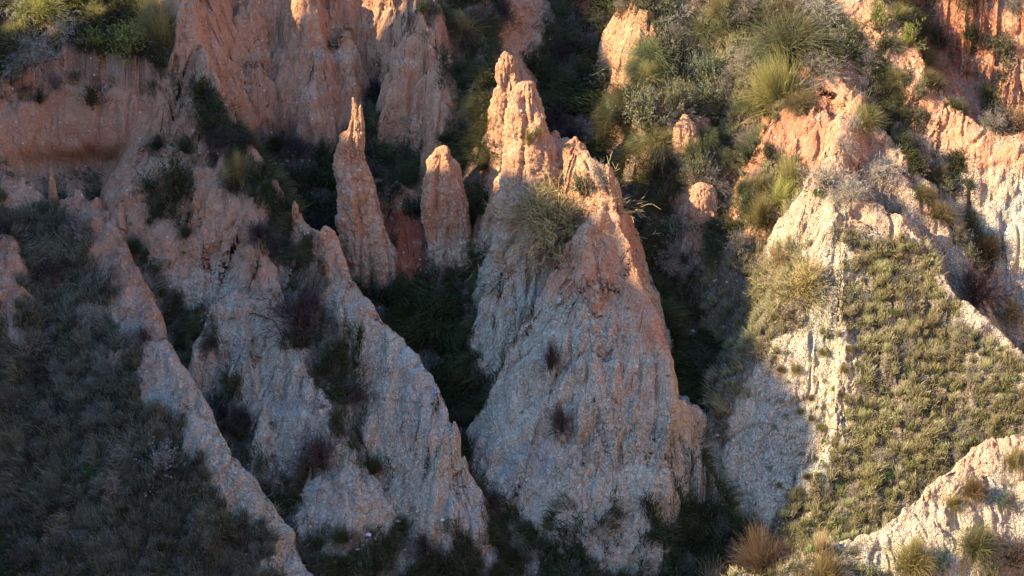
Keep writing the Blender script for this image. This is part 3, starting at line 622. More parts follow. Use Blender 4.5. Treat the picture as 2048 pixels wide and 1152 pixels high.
# every builder returns {'part name': (mesh arrays, material)}, about one metre tall
def tussock(seed, base, tip, n=1900, spread=.55, droop=.8, w=.010, dead=(.16, .11, .05)):
    r = np.random.default_rng(seed)
    P = fountain(r, n, 1.0, spread, droop, .34); P[..., :2] += (.22*noise(P[:, -1, 0]*2.2, P[:, -1, 1]*2.2, 0, seed))[:, None, None]*np.linspace(0, 1, P.shape[1])[None, :, None]; g = ribbons(P, w, w*.3, vary(base, n, r), vary(tip, n, r), seed)
    P2 = fountain(r, n//3, .55, spread*1.5, .9, .2); d = ribbons(P2, w, w*.4, vary(dead, n//3, r), vary(dead, n//3, r, .4), seed+1)
    return {'blades': (g, LEAF), 'dead_blades': (d, TWIG)}
def leafy(seed, col, col2, stems=70, m=46, leaf=(.045, .011), stemc=(.12, .085, .055), spread=.6, up=.55):
    r = np.random.default_rng(seed)
    P = fountain(r, stems, .9, spread, .12, .1); st = ribbons(P, .016, .006, vary(stemc, stems, r), vary(stemc, stems, r), seed)
    # side shoots
    a, d = along(P, r, 6); n2 = len(a); dd = d/np.linalg.norm(d, axis=1, keepdims=True)+.6*r.normal(size=(n2, 3))+[0, 0, up]
    dd /= np.linalg.norm(dd, axis=1, keepdims=True); ln = r.uniform(.08, .22, n2)[:, None]
    P2 = np.stack([a, a+dd*ln*.5, a+dd*ln], 1); st2 = ribbons(P2, .007, .004, vary(stemc, n2, r), vary(stemc, n2, r), seed+5)
    q, e = along(P2, r, m//6+1); n3 = len(q)
    e = e/np.linalg.norm(e, axis=1, keepdims=True)+.75*r.normal(size=(n3, 3))
    cl = np.repeat(r.uniform(0, 1, n2), m//6+1)[:, None]
    cc = (np.array(col)*(1-cl)+np.array(col2)*cl)*(1+.2*r.normal(size=(n3, 1)))
    lv = leaves(q, e, r.uniform(.6, 1.2, n3)*leaf[0], r.uniform(.7, 1.2, n3)*leaf[1], np.clip(cc, .004, 1), seed+2)
    return {'leaves': (lv, LEAF), 'stems': (join([st, st2]), TWIG)}
def twiggy(seed, col, col2, n=90, spread=.9, w=.011, droop=.25, sub=7):
    r = np.random.default_rng(seed)
    P = fountain(r, n, .9, spread, droop, .08, 6); P[:, 1:] += .03*r.normal(size=P[:, 1:].shape)
    a, d = along(P, r, sub); n2 = len(a); dd = d/np.linalg.norm(d, axis=1, keepdims=True)+.45*r.normal(size=(n2, 3)); dd /= np.linalg.norm(dd, axis=1, keepdims=True)
    ln = r.uniform(.12, .34, n2)[:, None]; mid = a+dd*ln*.5+.02*r.normal(size=(n2, 3)); P2 = np.stack([a, mid, a+dd*ln+[0, 0, -.02]], 1)
    a3, d3 = along(P2, r, 4); n3 = len(a3); e = d3/np.linalg.norm(d3, axis=1, keepdims=True)+.6*r.normal(size=(n3, 3)); e /= np.linalg.norm(e, axis=1, keepdims=True)
    P3 = np.stack([a3, a3+e*.05, a3+e*r.uniform(.06, .13, n3)[:, None]], 1)
    return {'branches': (join([ribbons(P, w, w*.45, vary(col, n, r), vary(col, n, r), seed), ribbons(P2, w*.6, w*.35, vary(col, n2, r), vary(col2, n2, r), seed+1)]), TWIG),
            'twigs': (ribbons(P3, w*.5, w*.3, vary(col2, n3, r), vary(col2, n3, r), seed+2), TWIG)}
def scrub(seed, col, col2, stems=110, m=22):
    r = np.random.default_rng(seed)
    P = fountain(r, stems, .85, .38, .05, .34, 4); stc = (.09, .07, .04)
    st = ribbons(P, .014, .007, vary(stc, stems, r), vary(stc, stems, r), seed)
    q, e = along(P, r, m); n3 = len(q); e = e/np.linalg.norm(e, axis=1, keepdims=True)+.55*r.normal(size=(n3, 3))
    hgt = np.clip(q[:, 2:]/.8, 0, 1); cc = (np.array(col)*(1-hgt)+np.array(col2)*hgt)*(1+.2*r.normal(size=(n3, 1)))
    lv = leaves(q, e, r.uniform(.05, .09, n3), r.uniform(.008, .016, n3), np.clip(cc, .004, 1), seed+3)
    return {'leaves': (lv, LEAF), 'stems': (st, TWIG)}
def cushion(seed, col, col2, n=3200):
    r = np.random.default_rng(seed); d = r.normal(size=(n, 3)); d[:, 2] = np.abs(d[:, 2]); d /= np.linalg.norm(d, axis=1, keepdims=True)
    lump = 1+.25*noise(d[:, 0]*3, d[:, 1]*3, d[:, 2]*3, seed); q = d*(lump*r.uniform(.45, 1, n)**.5*.5)[:, None]; q[:, 2] *= .85
    t = r.uniform(0, 1, (n, 1)); cc = (np.array(col)*(1-t)+np.array(col2)*t)*(1+.15*r.normal(size=(n, 1)))
    return {'leaves': (leaves(q, d+.8*r.normal(size=(n, 3)), r.uniform(.04, .08, n), r.uniform(.008, .02, n), np.clip(cc, .004, 1), seed), LEAF),
            'stems': (ribbons(fountain(r, 60, .4, .9, .1, .05, 3), .012, .006, vary((.1, .07, .04), 60, r), vary((.1, .07, .04), 60, r), seed), TWIG)}
def meshes(name, d, merge=False):
    if merge:
        g = join([v[0] for v in d.values()]); return mesh_from(name, g[0], g[1], LEAF, cols=g[2], smooth_=False)
    return {k: mesh_from(k, v[0][0], v[0][1], v[1], cols=v[0][2], smooth_=False) for k, v in d.items()}

# ------------------------------------------------------------------ where the ground is under a picture point
bpy.context.view_layer.update(); DG = bpy.context.evaluated_depsgraph_get()
def hit(px, py):
    d = Vector(ray(px, py)).normalized()
    ok, loc, nr, _, ob, _ = S.ray_cast(DG, Vector(CAM), d)
    return (np.array(loc), np.array(nr)) if ok else (at_h(px, py, 1), np.array([0, 0, 1.]))
G_OL, G_YG = (.075, .085, .028), (.25, .24, .075)
KIND = {
 'tus_green': lambda s: tussock(s, (.05, .065, .025), (.20, .20, .09), droop=1.1),
 'tus_olive': lambda s: tussock(s, (.10, .085, .03), (.26, .21, .09), spread=.6),
 'tus_brown': lambda s: tussock(s, (.07, .055, .035), (.17, .12, .07), n=2200, spread=.75, droop=.5),
 'tus_yellow': lambda s: tussock(s, (.10, .11, .03), (.42, .38, .13), spread=.45, droop=.5),
 'tus_straw': lambda s: tussock(s, (.25, .19, .08), (.60, .48, .24), n=300, spread=.4, droop=.35, w=.016),
 'leaf_pale': lambda s: leafy(s, (.13, .15, .075), (.27, .28, .16)),
 'leaf_grey': lambda s: leafy(s, (.16, .17, .13), (.34, .34, .27), spread=.45),
 'leaf_yellow': lambda s: leafy(s, (.15, .17, .035), (.32, .33, .08), leaf=(.05, .009)),
 'leaf_dark': lambda s: leafy(s, (.03, .05, .02), (.08, .10, .04), stems=80),
 'fennel': lambda s: leafy(s, (.07, .15, .09), (.14, .25, .15), leaf=(.07, .004), stems=45, m=90, spread=.8),
 'twig_grey': lambda s: twiggy(s, (.15, .125, .09), (.34, .30, .22)),
 'twig_purple': lambda s: twiggy(s, (.045, .032, .027), (.085, .06, .05), n=130),
 'twig_brown': lambda s: twiggy(s, (.14, .095, .045), (.32, .235, .10), n=170, spread=.85, w=.010),
 'scrub': lambda s: scrub(s, (.12, .125, .055), (.52, .48, .23)),
 'green': lambda s: cushion(s, (.035, .07, .018), (.08, .13, .035)),
}
TIPS = {}
def kinds(name, v):
    k = (name, v)
    if k not in TIPS: TIPS[k] = meshes(name, KIND[name](hash_(name)+v*31))
    return TIPS[k]
def hash_(s_): return sum(ord(c)*(i+3) for i, c in enumerate(s_)) % 9973
# (kind, name, px, py of the foot, height px, width px, label, category)
PLANTS = [
 ('tus_green', 'grass_tussock', 1578, 98, 95, 150, 'largest arching green tussock crowning the top of the red hill', 'tussock'),
 ('tus_yellow', 'grass_tussock', 1570, 205, 120, 130, 'ragged yellow-green tussock just under the largest arching one', 'tussock'),
 ('tus_yellow', 'grass_tussock', 1530, 215, 90, 90, 'thin yellowish tussock at the left of the ragged yellow-green one', 'tussock'),
 ('twig_brown', 'broom_bush', 1128, 462, 115, 200, 'wide brown broom bush hanging on the shoulder of the central cone', 'bush'),
 ('twig_brown', 'broom_bush', 1068, 428, 70, 100, 'smaller olive broom bush left of the wide brown one on the cone', 'bush'),
 ('leaf_pale', 'leafy_shrub', 1165, 385, 55, 80, 'pale leafy shrub behind the wide brown bush on the cone top', 'shrub'),
 ('leaf_grey', 'leafy_shrub', 1217, 388, 80, 40, 'upright grey-green shrub on the very tip of the central cone', 'shrub'),
 ('leaf_pale', 'leafy_shrub', 1292, 258, 105, 115, 'big pale silvery leafy shrub at the left edge of the scrubby spur', 'shrub'),
 ('leaf_pale', 'leafy_shrub', 1352, 230, 85, 85, 'pale leafy shrub touching the big silvery one on its right', 'shrub'),
 ('leaf_pale', 'leafy_shrub', 1418, 165, 75, 75, 'pale leafy shrub with upright shoots above the small bare outcrops', 'shrub'),
 ('leaf_grey', 'leafy_shrub', 1410, 335, 42, 42, 'small whitish shrub beside the lit strip of bare clay on the spur', 'shrub'),
 ('leaf_pale', 'leafy_shrub', 1330, 110, 65, 70, 'leafy shrub leaning on the topmost bare outcrop of the spur', 'shrub'),
 ('leaf_yellow', 'leafy_shrub', 1412, 60, 32, 26, 'tiny bright green upright shrub near the top of the spur', 'shrub'),
 ('leaf_yellow', 'leafy_shrub', 1822, 92, 55, 66, 'bright yellow-green shrub on the head of the orange ridge at right', 'shrub'),
 ('leaf_dark', 'leafy_shrub', 1880, 95, 60, 60, 'dark green shrub right behind the bright yellow-green one', 'shrub'),
 ('leaf_yellow', 'leafy_shrub', 1752, 55, 60, 70, 'yellowish bush at the top edge, left of the bright yellow-green shrub', 'shrub'),
 ('leaf_pale', 'leafy_shrub', 1840, 196, 50, 48, 'small green shrub standing on the bare orange ridge flank at right', 'shrub'),
 ('tus_olive', 'dry_tuft', 1728, 248, 48, 72, 'spiky dry brown tuft on the bare peak of the right hill', 'tuft'),
 ('twig_grey', 'dry_shrub', 1700, 262, 40, 36, 'whitish dry shrub just left of the spiky brown tuft', 'shrub'),
 ('twig_grey', 'dry_shrub', 1690, 300, 34, 50, 'pale dry cushion on the lit crest below the spiky brown tuft', 'shrub'),
 ('twig_grey', 'dry_shrub', 1650, 372, 60, 80, 'grey twiggy shrub on the bright left shoulder of the right hill', 'shrub'),
 ('twig_grey', 'dry_shrub', 1700, 398, 50, 70, 'pinkish grey shrub in the middle of the bare shoulder', 'shrub'),
 ('twig_grey', 'dry_shrub', 1752, 355, 44, 90, 'flat grey shrub in the saddle of the right hill', 'shrub'),
 ('twig_grey', 'dry_shrub', 1790, 425, 34, 44, 'small grey shrub where the thin orange crest begins', 'shrub'),
 ('green', 'green_cushion', 1640, 385, 24, 30, 'small bright green cushion between grey shrubs on the bare shoulder', 'plant'),
 ('tus_yellow', 'grass_tussock', 1585, 370, 60, 60, 'topmost bright yellow-green grass tuft on the lit left edge of the right hill', 'tussock'),
 ('tus_yellow', 'grass_tussock', 1560, 405, 65, 70, 'middle bright yellow-green grass tuft on the lit left edge of the right hill', 'tussock'),
 ('tus_yellow', 'grass_tussock', 1525, 445, 65, 70, 'lowest bright yellow-green grass tuft on the lit left edge of the right hill', 'tussock'),
 ('twig_brown', 'broom_bush', 1605, 590, 80, 110, 'dark brown tangled bush beside the shaded left flank of the right hill', 'bush'),
 ('twig_brown', 'broom_bush', 1565, 530, 48, 70, 'smaller yellowish tangled bush above the dark brown tangled one', 'bush'),
 ('twig_purple', 'dark_bush', 1950, 600, 85, 110, 'dark purple bush in the far right gully', 'bush'),
 ('twig_brown', 'dry_shrub', 2020, 262, 60, 70, 'dry brown shrub at the right frame edge above the pale ridge', 'shrub'),
 ('twig_brown', 'dry_shrub', 2025, 640, 50, 60, 'brown shrub low on the pale flank at the far right edge', 'shrub'),
 ('tus_yellow', 'grass_tussock', 325, 90, 105, 110, 'sunlit ragged golden tussock at the right end of the left plateau', 'tussock'),
 ('leaf_yellow', 'leafy_shrub', 262, 110, 75, 95, 'yellow-green bush just left of the ragged golden tussock', 'shrub'),
 ('leaf_dark', 'leafy_shrub', 330, 130, 60, 70, 'dark green bush at the foot of the ragged golden tussock', 'shrub'),
 ('twig_grey', 'dry_shrub', 95, 120, 50, 66, 'round grey-brown dry shrub in the middle of the left plateau', 'shrub'),
 ('leaf_yellow', 'leafy_shrub', 100, 42, 55, 70, 'yellow-green bush at the top edge above the round grey shrub', 'shrub'),
 ('tus_yellow', 'grass_tussock', 35, 90, 55, 75, 'golden tussock at the left frame edge on the plateau', 'tussock'),
 ('leaf_pale', 'leafy_shrub', 22, 165, 70, 50, 'green upright shrub near the left frame edge above the hollow cliff', 'shrub'),
 ('fennel', 'feathery_plant', 250, 30, 22, 32, 'small blue-green feathery plant at the top of the plateau', 'plant'),
 ('leaf_dark', 'leafy_shrub', 183, 208, 48, 56, 'small dark green bush growing on the orange cliff brow', 'shrub'),
 ('leaf_dark', 'leafy_shrub', 78, 205, 36, 30, 'tiny dark bush on the cliff brow, left of the larger dark green one', 'shrub'),
 ('leaf_dark', 'leafy_shrub', 345, 395, 105, 100, 'dark leafy bush in the hollow above the two-tier ridge', 'shrub'),
 ('leaf_dark', 'leafy_shrub', 398, 192, 60, 50, 'green bush on the head of the long jagged ridge', 'shrub'),
 ('twig_purple', 'dark_bush', 600, 655, 100, 130, 'large dark purple bush in the grassy strip beside the two-tier ridge', 'bush'),
 ('twig_purple', 'dark_bush', 645, 932, 82, 110, 'dark purple twig mound at the foot of the blue-grey slope', 'bush'),
 ('twig_purple', 'dark_tuft', 291, 682, 36, 44, 'small dark tuft alone on the bare crest of the lower left ridge', 'tuft'),
 ('twig_purple', 'dark_tuft', 1100, 735, 75, 42, 'thin dark upright shrub on the shaded left flank of the cone', 'shrub'),
 ('twig_purple', 'dark_tuft', 1125, 862, 70, 50, 'dark twiggy shrub low on the left flank of the cone', 'shrub'),
 ('twig_grey', 'dry_shrub', 172, 462, 45, 66, 'bluish grey dry shrub at the top of the lower left ridge', 'shrub'),
 ('leaf_yellow', 'leafy_shrub', 1058, 290, 40, 26, 'bright green sprig on the flank of the tallest pinnacle', 'plant'),
 ('leaf_yellow', 'leafy_shrub', 1074, 272, 24, 20, 'smaller bright green sprig up and right of the first on the pinnacle', 'plant'),
 ('green', 'green_cushion', 185, 945, 45, 60, 'bright green bush low on the dark grassy ridge', 'plant'),
 ('twig_grey', 'dry_shrub', 220, 985, 56, 50, 'pale dry shrub right of the bright green bush', 'shrub'),
 ('leaf_grey', 'leafy_shrub', 315, 940, 62, 90, 'wide blue-grey leafy shrub near the bright green bush', 'shrub'),
 ('leaf_grey', 'leafy_shrub', 85, 845, 45, 60, 'blue-grey shrub in the left part of the dark grassy ridge', 'shrub'),
 ('green', 'green_cushion', 680, 790, 55, 60, 'bright green plant in the grassy strip beside the pale tongue', 'plant'),
 ('tus_brown', 'grass_tussock', 1535, 1150, 115, 120, 'largest reddish brown tussock at the bottom of the right hill', 'tussock'),
 ('tus_olive', 'grass_tussock', 1645, 1165, 85, 110, 'olive tussock between the reddish brown one and the cream bank', 'tussock'),
 ('tus_olive', 'grass_tussock', 1820, 1132, 82, 92, 'round olive tussock on the cream bank with a dark heart', 'tussock'),
 ('tus_green', 'grass_tussock', 1952, 1100, 70, 96, 'green tussock further right on the cream bank', 'tussock'),
 ('twig_purple', 'dark_bush', 2025, 1125, 66, 90, 'dark tangled shrub right of the green tussock on the cream bank', 'bush'),
 ('fennel', 'feathery_plant', 1888, 1140, 44, 56, 'blue-green feathery plant between the two bank tussocks', 'plant'),
 ('fennel', 'feathery_plant', 2003, 1008, 40, 58, 'blue-green feathery plant higher up near the right frame edge', 'plant'),
 ('leaf_pale', 'leafy_shrub', 1745, 1172, 55, 84, 'pale leafy shrub at the bottom edge left of the olive bank tussock', 'shrub'),
 ('leaf_pale', 'leafy_shrub', 1975, 1150, 40, 60, 'leafy shrub at the bottom edge under the green bank tussock', 'shrub'),
 ('tus_straw', 'straw_tuft', 1425, 1175, 70, 95, 'golden straw tuft with bright stalks at the bottom edge', 'tuft'),
 ('tus_straw', 'straw_tuft', 1640, 1100, 60, 50, 'thin straw stalks standing behind the olive tussock', 'tuft'),
 ('tus_olive', 'dry_tuft', 1942, 985, 46, 56, 'dry tuft near the crest of the cream bank', 'tuft'),
 ('tus_olive', 'dry_tuft', 2030, 925, 34, 60, 'low tuft on the crest of the cream bank at the frame edge', 'tuft'),
 ('tus_olive', 'dry_tuft', 1905, 1010, 30, 40, 'tiny tuft left of the upper feathery plant', 'tuft'),
 ('leaf_yellow', 'leafy_shrub', 845, 22, 26, 44, 'bright green patch plant on the block beside the red cliff', 'plant'),
 ('tus_olive', 'grass_tussock', 930, 70, 60, 70, 'dry tussock at the head of the grassy slope beside the red cliff', 'tussock'),
 ('tus_olive', 'grass_tussock', 480, 350, 60, 60, 'olive tussock on the shaded flank of the long jagged ridge', 'tussock'),
]
spots = [(p, hit(p[2], p[3])) for p in PLANTS]
# scattered plants: zones of the landform, with their own mix
Vx, Vy = project(V)
inframe = (Vx > -140) & (Vx < 2190) & (Vy > -140) & (Vy < 1290)
def scatter(mask, n, seed, gap):
    r = np.random.default_rng(seed); c = np.nonzero(mask)[0]
    if not len(c): return []
    c = r.choice(c, min(len(c), n*40), replace=False); keep = []; grid = {}
    for i in c:
        p = V[i]; k = (int(p[0]//gap), int(p[1]//gap))
        if any((V[j][0]-p[0])**2+(V[j][1]-p[1])**2 < gap*gap for a in (-1, 0, 1) for b in (-1, 0, 1) for j in grid.get((k[0]+a, k[1]+b), ())): continue
        grid.setdefault(k, []).append(i); keep.append(i)
        if len(keep) >= n: break
    return keep
# which points can the eye see from the photograph's side (keeps the count of scattered plants for what shows)
def seen(i, eps=.5):
    p = V[i]+NRM[i]*.25; d = p-CAM; L_ = np.linalg.norm(d); ok, loc, *_ = S.ray_cast(DG, Vector(CAM), Vector(d/L_))
    return (not ok) or (np.array(loc)-CAM).dot(d/L_) > L_-eps
bare = [(p[2], p[3], p[5]) for p in PLANTS]
ZONES = [ # keys, n, gap, kinds, size range, group, label, extra mask polygon
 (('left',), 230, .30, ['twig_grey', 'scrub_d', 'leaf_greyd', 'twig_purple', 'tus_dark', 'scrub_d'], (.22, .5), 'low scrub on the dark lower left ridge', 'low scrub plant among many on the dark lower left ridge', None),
 (('hill',), 290, .17, ['scrub', 'scrub', 'scrub_g', 'tus_gold', 'scrub', 'scrub', 'tus_gold', 'twig_grey', 'green_s'], (.17, .33), 'tufts on the sunlit flank of the right hill', 'olive scrub tuft among many on the sunlit flank of the right hill', [(1690, 480), (1860, 500), (1900, 600), (1980, 665), (2300, 830), (2300, 1250), (1560, 1250), (1560, 1010), (1690, 860), (1690, 640)]),
 (('plateau',), 75, .35, ['leaf_dark', 'leaf_yellow', 'tus_yellow', 'leaf_dark', 'twig_grey', 'leaf_yellow'], (.4, .85), 'bushes crowding the left plateau', 'bush in the crowd of scrub covering the left plateau', None),
 (('spur', 'hill'), 160, .28, ['leaf_dark', 'leaf_pale', 'tus_green', 'leaf_dark', 'tus_olive', 'twig_grey'], (.35, .8), 'bushes on the spur and hilltop', 'bush in the scrub of the spur and hilltop right of the central cone', [(1230, -200), (1760, -200), (1760, 100), (1560, 260), (1500, 500), (1230, 560)]),
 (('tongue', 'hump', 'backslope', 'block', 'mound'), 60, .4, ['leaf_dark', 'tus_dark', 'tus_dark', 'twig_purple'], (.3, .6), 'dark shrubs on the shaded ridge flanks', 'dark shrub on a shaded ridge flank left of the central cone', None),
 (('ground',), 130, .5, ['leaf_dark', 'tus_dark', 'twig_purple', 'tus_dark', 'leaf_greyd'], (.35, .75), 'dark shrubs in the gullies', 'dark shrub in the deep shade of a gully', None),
 (('fin_a', 'fin_b', 'fin_c', 'far_bank'), 50, .4, ['leaf_dark', 'tus_olive', 'leaf_pale', 'twig_grey'], (.3, .6), 'shrubs in the upper right gully', 'shrub in the shaded upper right gully', None),
 (('cone', 'hump', 'tongue', 'near_bank', 'left'), 60, .4, ['green_s'], (.08, .16), 'small green plants on bare clay', 'small green plant rooted on bare clay', 'bare'),
 (('hill',), 60, .22, ['green_s', 'green_s', 'tus_olive'], (.1, .22), 'small green plants on the lit crest of the hill', 'small green plant on the lit bare band of the right hill', [(1560, 700), (1700, 700), (1680, 900), (1600, 1020), (1540, 960)]),
 (('near_bank',), 26, .5, ['tus_olive', 'scrub', 'twig_grey', 'green_s'], (.15, .38), 'small tufts on the cream bank', 'small tuft on the sunlit cream bank', None),
]
KIND.update({
 'tus_gold': lambda s: tussock(s, (.14, .13, .06), (.46, .42, .22), n=500, spread=.35, droop=.3, w=.018),
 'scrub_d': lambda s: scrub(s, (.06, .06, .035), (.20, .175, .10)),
 'scrub_g': lambda s: scrub(s, (.09, .10, .04), (.32, .32, .12)),
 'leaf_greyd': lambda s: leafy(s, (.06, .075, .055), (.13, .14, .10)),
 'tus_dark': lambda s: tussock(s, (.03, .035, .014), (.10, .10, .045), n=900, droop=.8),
 'green_s': lambda s: cushion(s, (.03, .08, .012), (.08, .16, .03), n=700),
})
picked = []
for zi, (keys, n, gap, kn, (s0, s1), grp, lab, poly) in enumerate(ZONES):
    m = keyis(*keys) & inframe & (NRM[:, 2] > (.22 if poly != 'bare' else .4))
    if poly == 'bare': m &= (VEG < .1)
    elif poly is None: m &= (VEG > .3)
    else:
        m &= in_poly(poly, Vx, Vy)
        if zi != 8: m &= (VEG > .3)
        else: m &= (VEG < .3)
    ids = scatter(m, int(n*1.9), 100+zi, gap)
    ids = [i for i in ids if seen(i)][:n]
    picked.append(ids)
# thin dead sticks, dropped on the surface
STICKS = [([(798, 352), (815, 325), (832, 295), (850, 268), (868, 252)], 'fallen_branch', 'thin pale fallen branch lying in the dark gully right of the spire', (.30, .25, .21), .035),
          ([(696, 825), (704, 842), (712, 858), (718, 880)], 'fallen_branch', 'short pale stick in the grass beside the pale tongue', (.34, .30, .26), .02),
          ([(455, 640), (500, 625), (548, 640), (566, 675), (560, 705), (545, 760), (520, 800)], 'dead_vine', 'dark dead vine trailing over the blue-grey two-tier ridge', (.04, .025, .02), .028)]
stick_pts = [[hit(*q) for q in s_[0]] for s_ in STICKS]
STONES = [(735, 1070, .065, 'white rock lying in front of the low buff mound', (.72, .70, .66)), (492, 1108, .04, 'small white stone on the lower end of the left ridge', (.6, .57, .5)),
          (885, 1040, .05, 'pale stone at the right end of the pale tongue', (.6, .58, .52)), (1395, 1005, .09, 'grey boulder in the gully right of the cone foot', (.36, .34, .32)), (845, 428, .07, 'white pebble on the flank of the tallest pinnacle', (.6, .57, .5)) ]
STONES[4] = (1042, 222, .03, STONES[4][3], STONES[4][4])
stone_pts = [hit(q[0], q[1]) for q in STONES]

# ------------------------------------------------------------------ now build them
def plant(kind, v, name, loc, nrm, h, w, rz, label, cat, group=None, parts=True, lean=.35):
    ms = kinds(kind, v)
    root = bpy.data.objects.new(name, None); C.objects.link(root)
    root.empty_display_size = .1
    ax = Vector((0, 0, 1)).lerp(Vector(nrm), lean).normalized()
    root.rotation_mode = 'QUATERNION'; root.rotation_quaternion = ax.to_track_quat('Z', 'Y') @ Matrix.Rotation(rz, 4, 'Z').to_quaternion()
    root.location = Vector(loc)-ax*h*.06; root.scale = (w, w, h)
    tag(root, label, cat, group)
    for k, me in ms.items(): link(k, me, root)
    return root
for j, (p, (loc, nr)) in enumerate(spots):
    kind, name, px, py, hp, wp, label, cat = p
    pm_ = WID/2048*np.linalg.norm(loc-CAM)/DIST
    plant(kind, j % 2, name, loc, nr, hp*pm_*1.15, wp*pm_*(.62 if kind[:3] == 'tus' else .85), j*1.7, label, cat)
def simple_mesh(kind, v):
    k = (kind, v, 'one')
    if k not in TIPS:
        d = KIND[kind](hash_(kind)+v*31+7); TIPS[k] = meshes(kind, d, merge=True)
    return TIPS[k]
NAMES = {'tus': 'grass_tussock', 'lea': 'leafy_shrub', 'twi': 'dry_shrub', 'scr': 'scrub_tuft', 'gre': 'green_plant'}
CATS = {'tus': 'tussock', 'lea': 'shrub', 'twi': 'shrub', 'scr': 'tuft', 'gre': 'plant'}
rs = random.Random(11)
WORD = {'tus': 'grassy', 'lea': 'leafy', 'twi': 'twiggy', 'scr': 'bristly', 'gre': 'tender'}
for zi, z in enumerate(ZONES):
    keys, n, gap, kn, (s0, s1), grp, lab, poly = z
    for i in picked[zi]:
        kind = rs.choice(kn); h = rs.uniform(s0, s1); w = h*rs.uniform(.55, 1.1) if kind[:3] in ('scr', 'tus') else h*rs.uniform(.8, 1.4)
        ob = link(NAMES[kind[:3]], simple_mesh(kind, rs.randrange(3)))
        ax = Vector((0, 0, 1)).lerp(Vector(NRM[i]), .3).normalized()
        ob.rotation_mode = 'QUATERNION'; ob.rotation_quaternion = ax.to_track_quat('Z', 'Y') @ Matrix.Rotation(rs.uniform(0, 6.28), 4, 'Z').to_quaternion()
        ob.location = Vector(V[i])-ax*h*.08; ob.scale = (w, w, h)
        tag(ob, WORD[kind[:3]]+' '+lab, CATS[kind[:3]], grp)
# ------------------------------------------------------------------ grass: one mesh per stretch of ground
def grass(name, mask, n, seed, ln, wd, base, tip, droop, dens=None, clump=2.2, side=0.0, tufts=0):
    r = np.random.default_rng(seed); c = np.nonzero(mask)[0]
    wgt = VEG[c]/np.maximum(NRM[c, 2], .35)
    cl = fbm(V[c, 0]*clump, V[c, 1]*clump, V[c, 2]*clump, seed, 3)
    wgt = wgt*np.clip(.45+1.1*cl, .04, 2)
    if tufts:
        j = r.choice(len(c), tufts, p=wgt/wgt.sum()); j = np.repeat(j, n//tufts); n = len(j); cl = cl[j]+np.repeat(.5*r.normal(size=tufts), n//tufts); i = c[j]
        P = V[i]; nn = NRM[i]; off = r.normal(size=(n, 3))*np.repeat(r.uniform(.02, .06, (tufts, 1)), n//tufts, 0); P = P+off-nn*(off*nn).sum(1, keepdims=True)
    else:
        i = r.choice(len(c), n, p=wgt/wgt.sum()); cl = cl[i]; i = c[i]
        P = V[i]+r.uniform(-.5, .5, (n, 3))*[DX, DY, 0]; nn = NRM[i]
    down = nn*[1, 1, 0]; down /= np.linalg.norm(down, axis=1, keepdims=True)+1e-6
    flow = np.stack([noise(P[:, 0]*.8, P[:, 1]*.8, P[:, 2]*.8, seed+3), noise(P[:, 0]*.8, P[:, 1]*.8, P[:, 2]*.8, seed+4), np.zeros(n)], 1)
    d0 = np.array([0, 0, 1])*.9+nn*.5+.35*r.normal(size=(n, 3))+flow*.5+np.array([side, 0, 0]); d0 /= np.linalg.norm(d0, axis=1, keepdims=True)
    l = (ln[0]+(ln[1]-ln[0])*r.uniform(0, 1, n)**1.5)*(1+.35*np.clip(cl, -1, 1)); l = l[:, None]
    bend = (down*.8+flow*.6+[0, 0, -.75])*droop
    p0 = P-d0*.02; p1 = P+d0*l*.5+bend*l*.10; p2 = P+d0*l*.85+bend*l*.42
    Q = np.stack([p0, p1, p2], 1)
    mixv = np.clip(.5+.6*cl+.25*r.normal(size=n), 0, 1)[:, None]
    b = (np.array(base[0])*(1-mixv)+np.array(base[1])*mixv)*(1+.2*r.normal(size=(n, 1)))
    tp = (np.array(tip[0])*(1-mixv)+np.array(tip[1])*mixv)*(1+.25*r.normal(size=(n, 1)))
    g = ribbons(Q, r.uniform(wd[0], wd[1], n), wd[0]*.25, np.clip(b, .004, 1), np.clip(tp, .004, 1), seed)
    o = link(name, mesh_from(name, g[0], g[1], LEAF, cols=g[2], smooth_=False)); tag(o, kind='stuff'); return o
gm = inframe & (VEG > .05)
UL = Vx < 1230
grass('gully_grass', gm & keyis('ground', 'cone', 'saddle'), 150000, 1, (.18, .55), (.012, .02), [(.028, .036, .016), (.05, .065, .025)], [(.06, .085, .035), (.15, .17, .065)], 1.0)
grass('ridge_grass', gm & keyis('left'), 70000, 2, (.12, .42), (.011, .019), [(.035, .045, .026), (.065, .062, .035)], [(.09, .11, .06), (.36, .32, .20)], .35, clump=3.2)
grass('flank_grass', gm & keyis('tongue', 'hump', 'mound', 'block', 'backslope', 'fin_b', 'fin_c', 'far_bank', 'fin_a'), 85000, 3, (.14, .42), (.008, .014), [(.025, .035, .014), (.045, .055, .02)], [(.07, .09, .035), (.17, .16, .07)], .8)
grass('plateau_grass', gm & keyis('plateau', 'spur'), 70000, 4, (.14, .42), (.008, .014), [(.03, .04, .015), (.06, .065, .025)], [(.10, .12, .04), (.26, .24, .10)], .6)
grass('hill_grass', gm & keyis('hill', 'near_bank'), 26000, 5, (.10, .34), (.011, .019), [(.08, .075, .03), (.12, .11, .045)], [(.28, .25, .11), (.55, .47, .22)], .3, clump=3.5)
grass('hill_tufts', gm & keyis('hill', 'near_bank'), 100000, 6, (.12, .28), (.010, .017), [(.07, .08, .035), (.11, .11, .055)], [(.30, .30, .13), (.64, .58, .30)], .18, clump=3.5, tufts=1500)
grass('ridge_tufts', gm & keyis('left'), 110000, 7, (.14, .36), (.010, .017), [(.035, .046, .026), (.07, .07, .04)], [(.10, .13, .07), (.34, .32, .21)], .25, clump=3.5, tufts=2200)
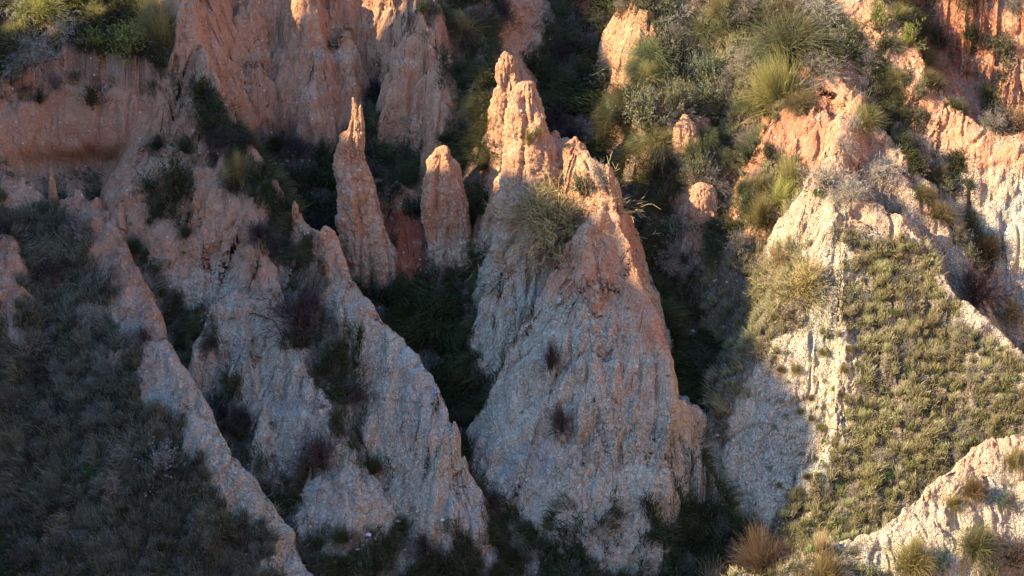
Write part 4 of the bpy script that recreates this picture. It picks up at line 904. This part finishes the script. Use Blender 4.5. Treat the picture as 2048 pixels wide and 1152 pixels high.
sp = inframe & ~(VEG > .3) & keyis('tongue', 'hump', 'left', 'hill', 'cone', 'fin_c') 
# ------------------------------------------------------------------ sticks and stones
def stick(pts, w, col, name, label):
    P = np.array([p+n*w*.6 for p, n in pts]); t = np.linspace(0, len(P)-1, len(P)*5); i = np.minimum(t.astype(int), len(P)-2); f = (t-i)[:, None]
    Q = P[i]*(1-f)+P[i+1]*f + .012*rng.normal(size=(len(t), 3)); na = 6; th = np.linspace(0, 2*np.pi, na, endpoint=False)
    T = np.gradient(Q, axis=0); T /= np.linalg.norm(T, axis=1, keepdims=True); A = np.cross(T, [0, .3, 1.]); A /= np.linalg.norm(A, axis=1, keepdims=True); B = np.cross(T, A)
    rad = (w*.5*np.linspace(1, .35, len(Q)))[:, None, None]
    VV = Q[:, None]+rad*(np.cos(th)[None, :, None]*A[:, None]+np.sin(th)[None, :, None]*B[:, None])
    ii = np.arange(len(Q)*na).reshape(len(Q), na); jj = np.roll(ii, -1, 1); FF = np.stack([ii[:-1], jj[:-1], jj[1:], ii[1:]], -1).reshape(-1, 4)
    VV = VV.reshape(-1, 3); o = link(name, mesh_from(name, VV, FF, TWIG, cols=np.tile(col, (len(VV), 1)))); tag(o, label, 'branch')
for s_, pts in zip(STICKS, stick_pts): stick(pts, s_[4], s_[3], s_[1], s_[2])
import bmesh
def stone_arrays(seed, sub=2):
    bm = bmesh.new(); bmesh.ops.create_icosphere(bm, subdivisions=sub, radius=1); v = np.array([x.co[:] for x in bm.verts]); f = np.array([[q.index for q in x.verts] for x in bm.faces]); bm.free()
    v = v*(1+.28*fbm(v[:, 0]*1.4, v[:, 1]*1.4, v[:, 2]*1.4, seed, 3))[:, None]; v[:, 2] *= .7; return v, f
for k, (q, (loc, nr)) in enumerate(zip(STONES, stone_pts)):
    v, f = stone_arrays(k+3, 3); o = link('stone', mesh_from('stone', v*q[2]+loc+nr*q[2]*.3, f, TWIG, cols=np.tile(q[4], (len(v), 1)))); tag(o, q[3], 'stone')
def pebbles(mask, n, seed, sz):
    r = np.random.default_rng(seed); c = np.nonzero(mask)[0]; cl = np.clip(fbm(V[c, 0]*.9, V[c, 1]*.9, V[c, 2]*.9, seed, 2)+.25, .02, 2); i = c[r.choice(len(c), n, p=cl/cl.sum())]
    base = [stone_arrays(20+k, 1) for k in range(4)]; a, b, cc, o = [], [], [], 0
    for j, q in enumerate(i):
        v, f = base[j % 4]; s_ = sz[0]+(sz[1]-sz[0])*r.uniform()**3; an = r.uniform(0, 6.28); ca, sa = math.cos(an), math.sin(an)
        v = v@np.array([[ca, sa, 0], [-sa, ca, 0], [0, 0, 1]])*s_*r.uniform(.7, 1.3, 3)+V[q]; a.append(v); b.append(f+o); o += len(v)
        cc.append(np.tile(np.array([.36, .28, .21])*r.uniform(.7, 1.35), (len(v), 1)))
    tag(link('pebbles', mesh_from('pebbles', np.concatenate(a), np.concatenate(b), TWIG, cols=np.clip(np.concatenate(cc), 0, .75))), kind='stuff')
pebbles(inframe & (VEG < .5) & (NRM[:, 2] > .25), 5200, 5, (.008, .035))
fk_low = inframe & (H0.reshape(-1) < .7) & (VEG > .15) & (NRM[:, 2] > .3)
pebbles(fk_low, 2200, 8, (.012, .06))
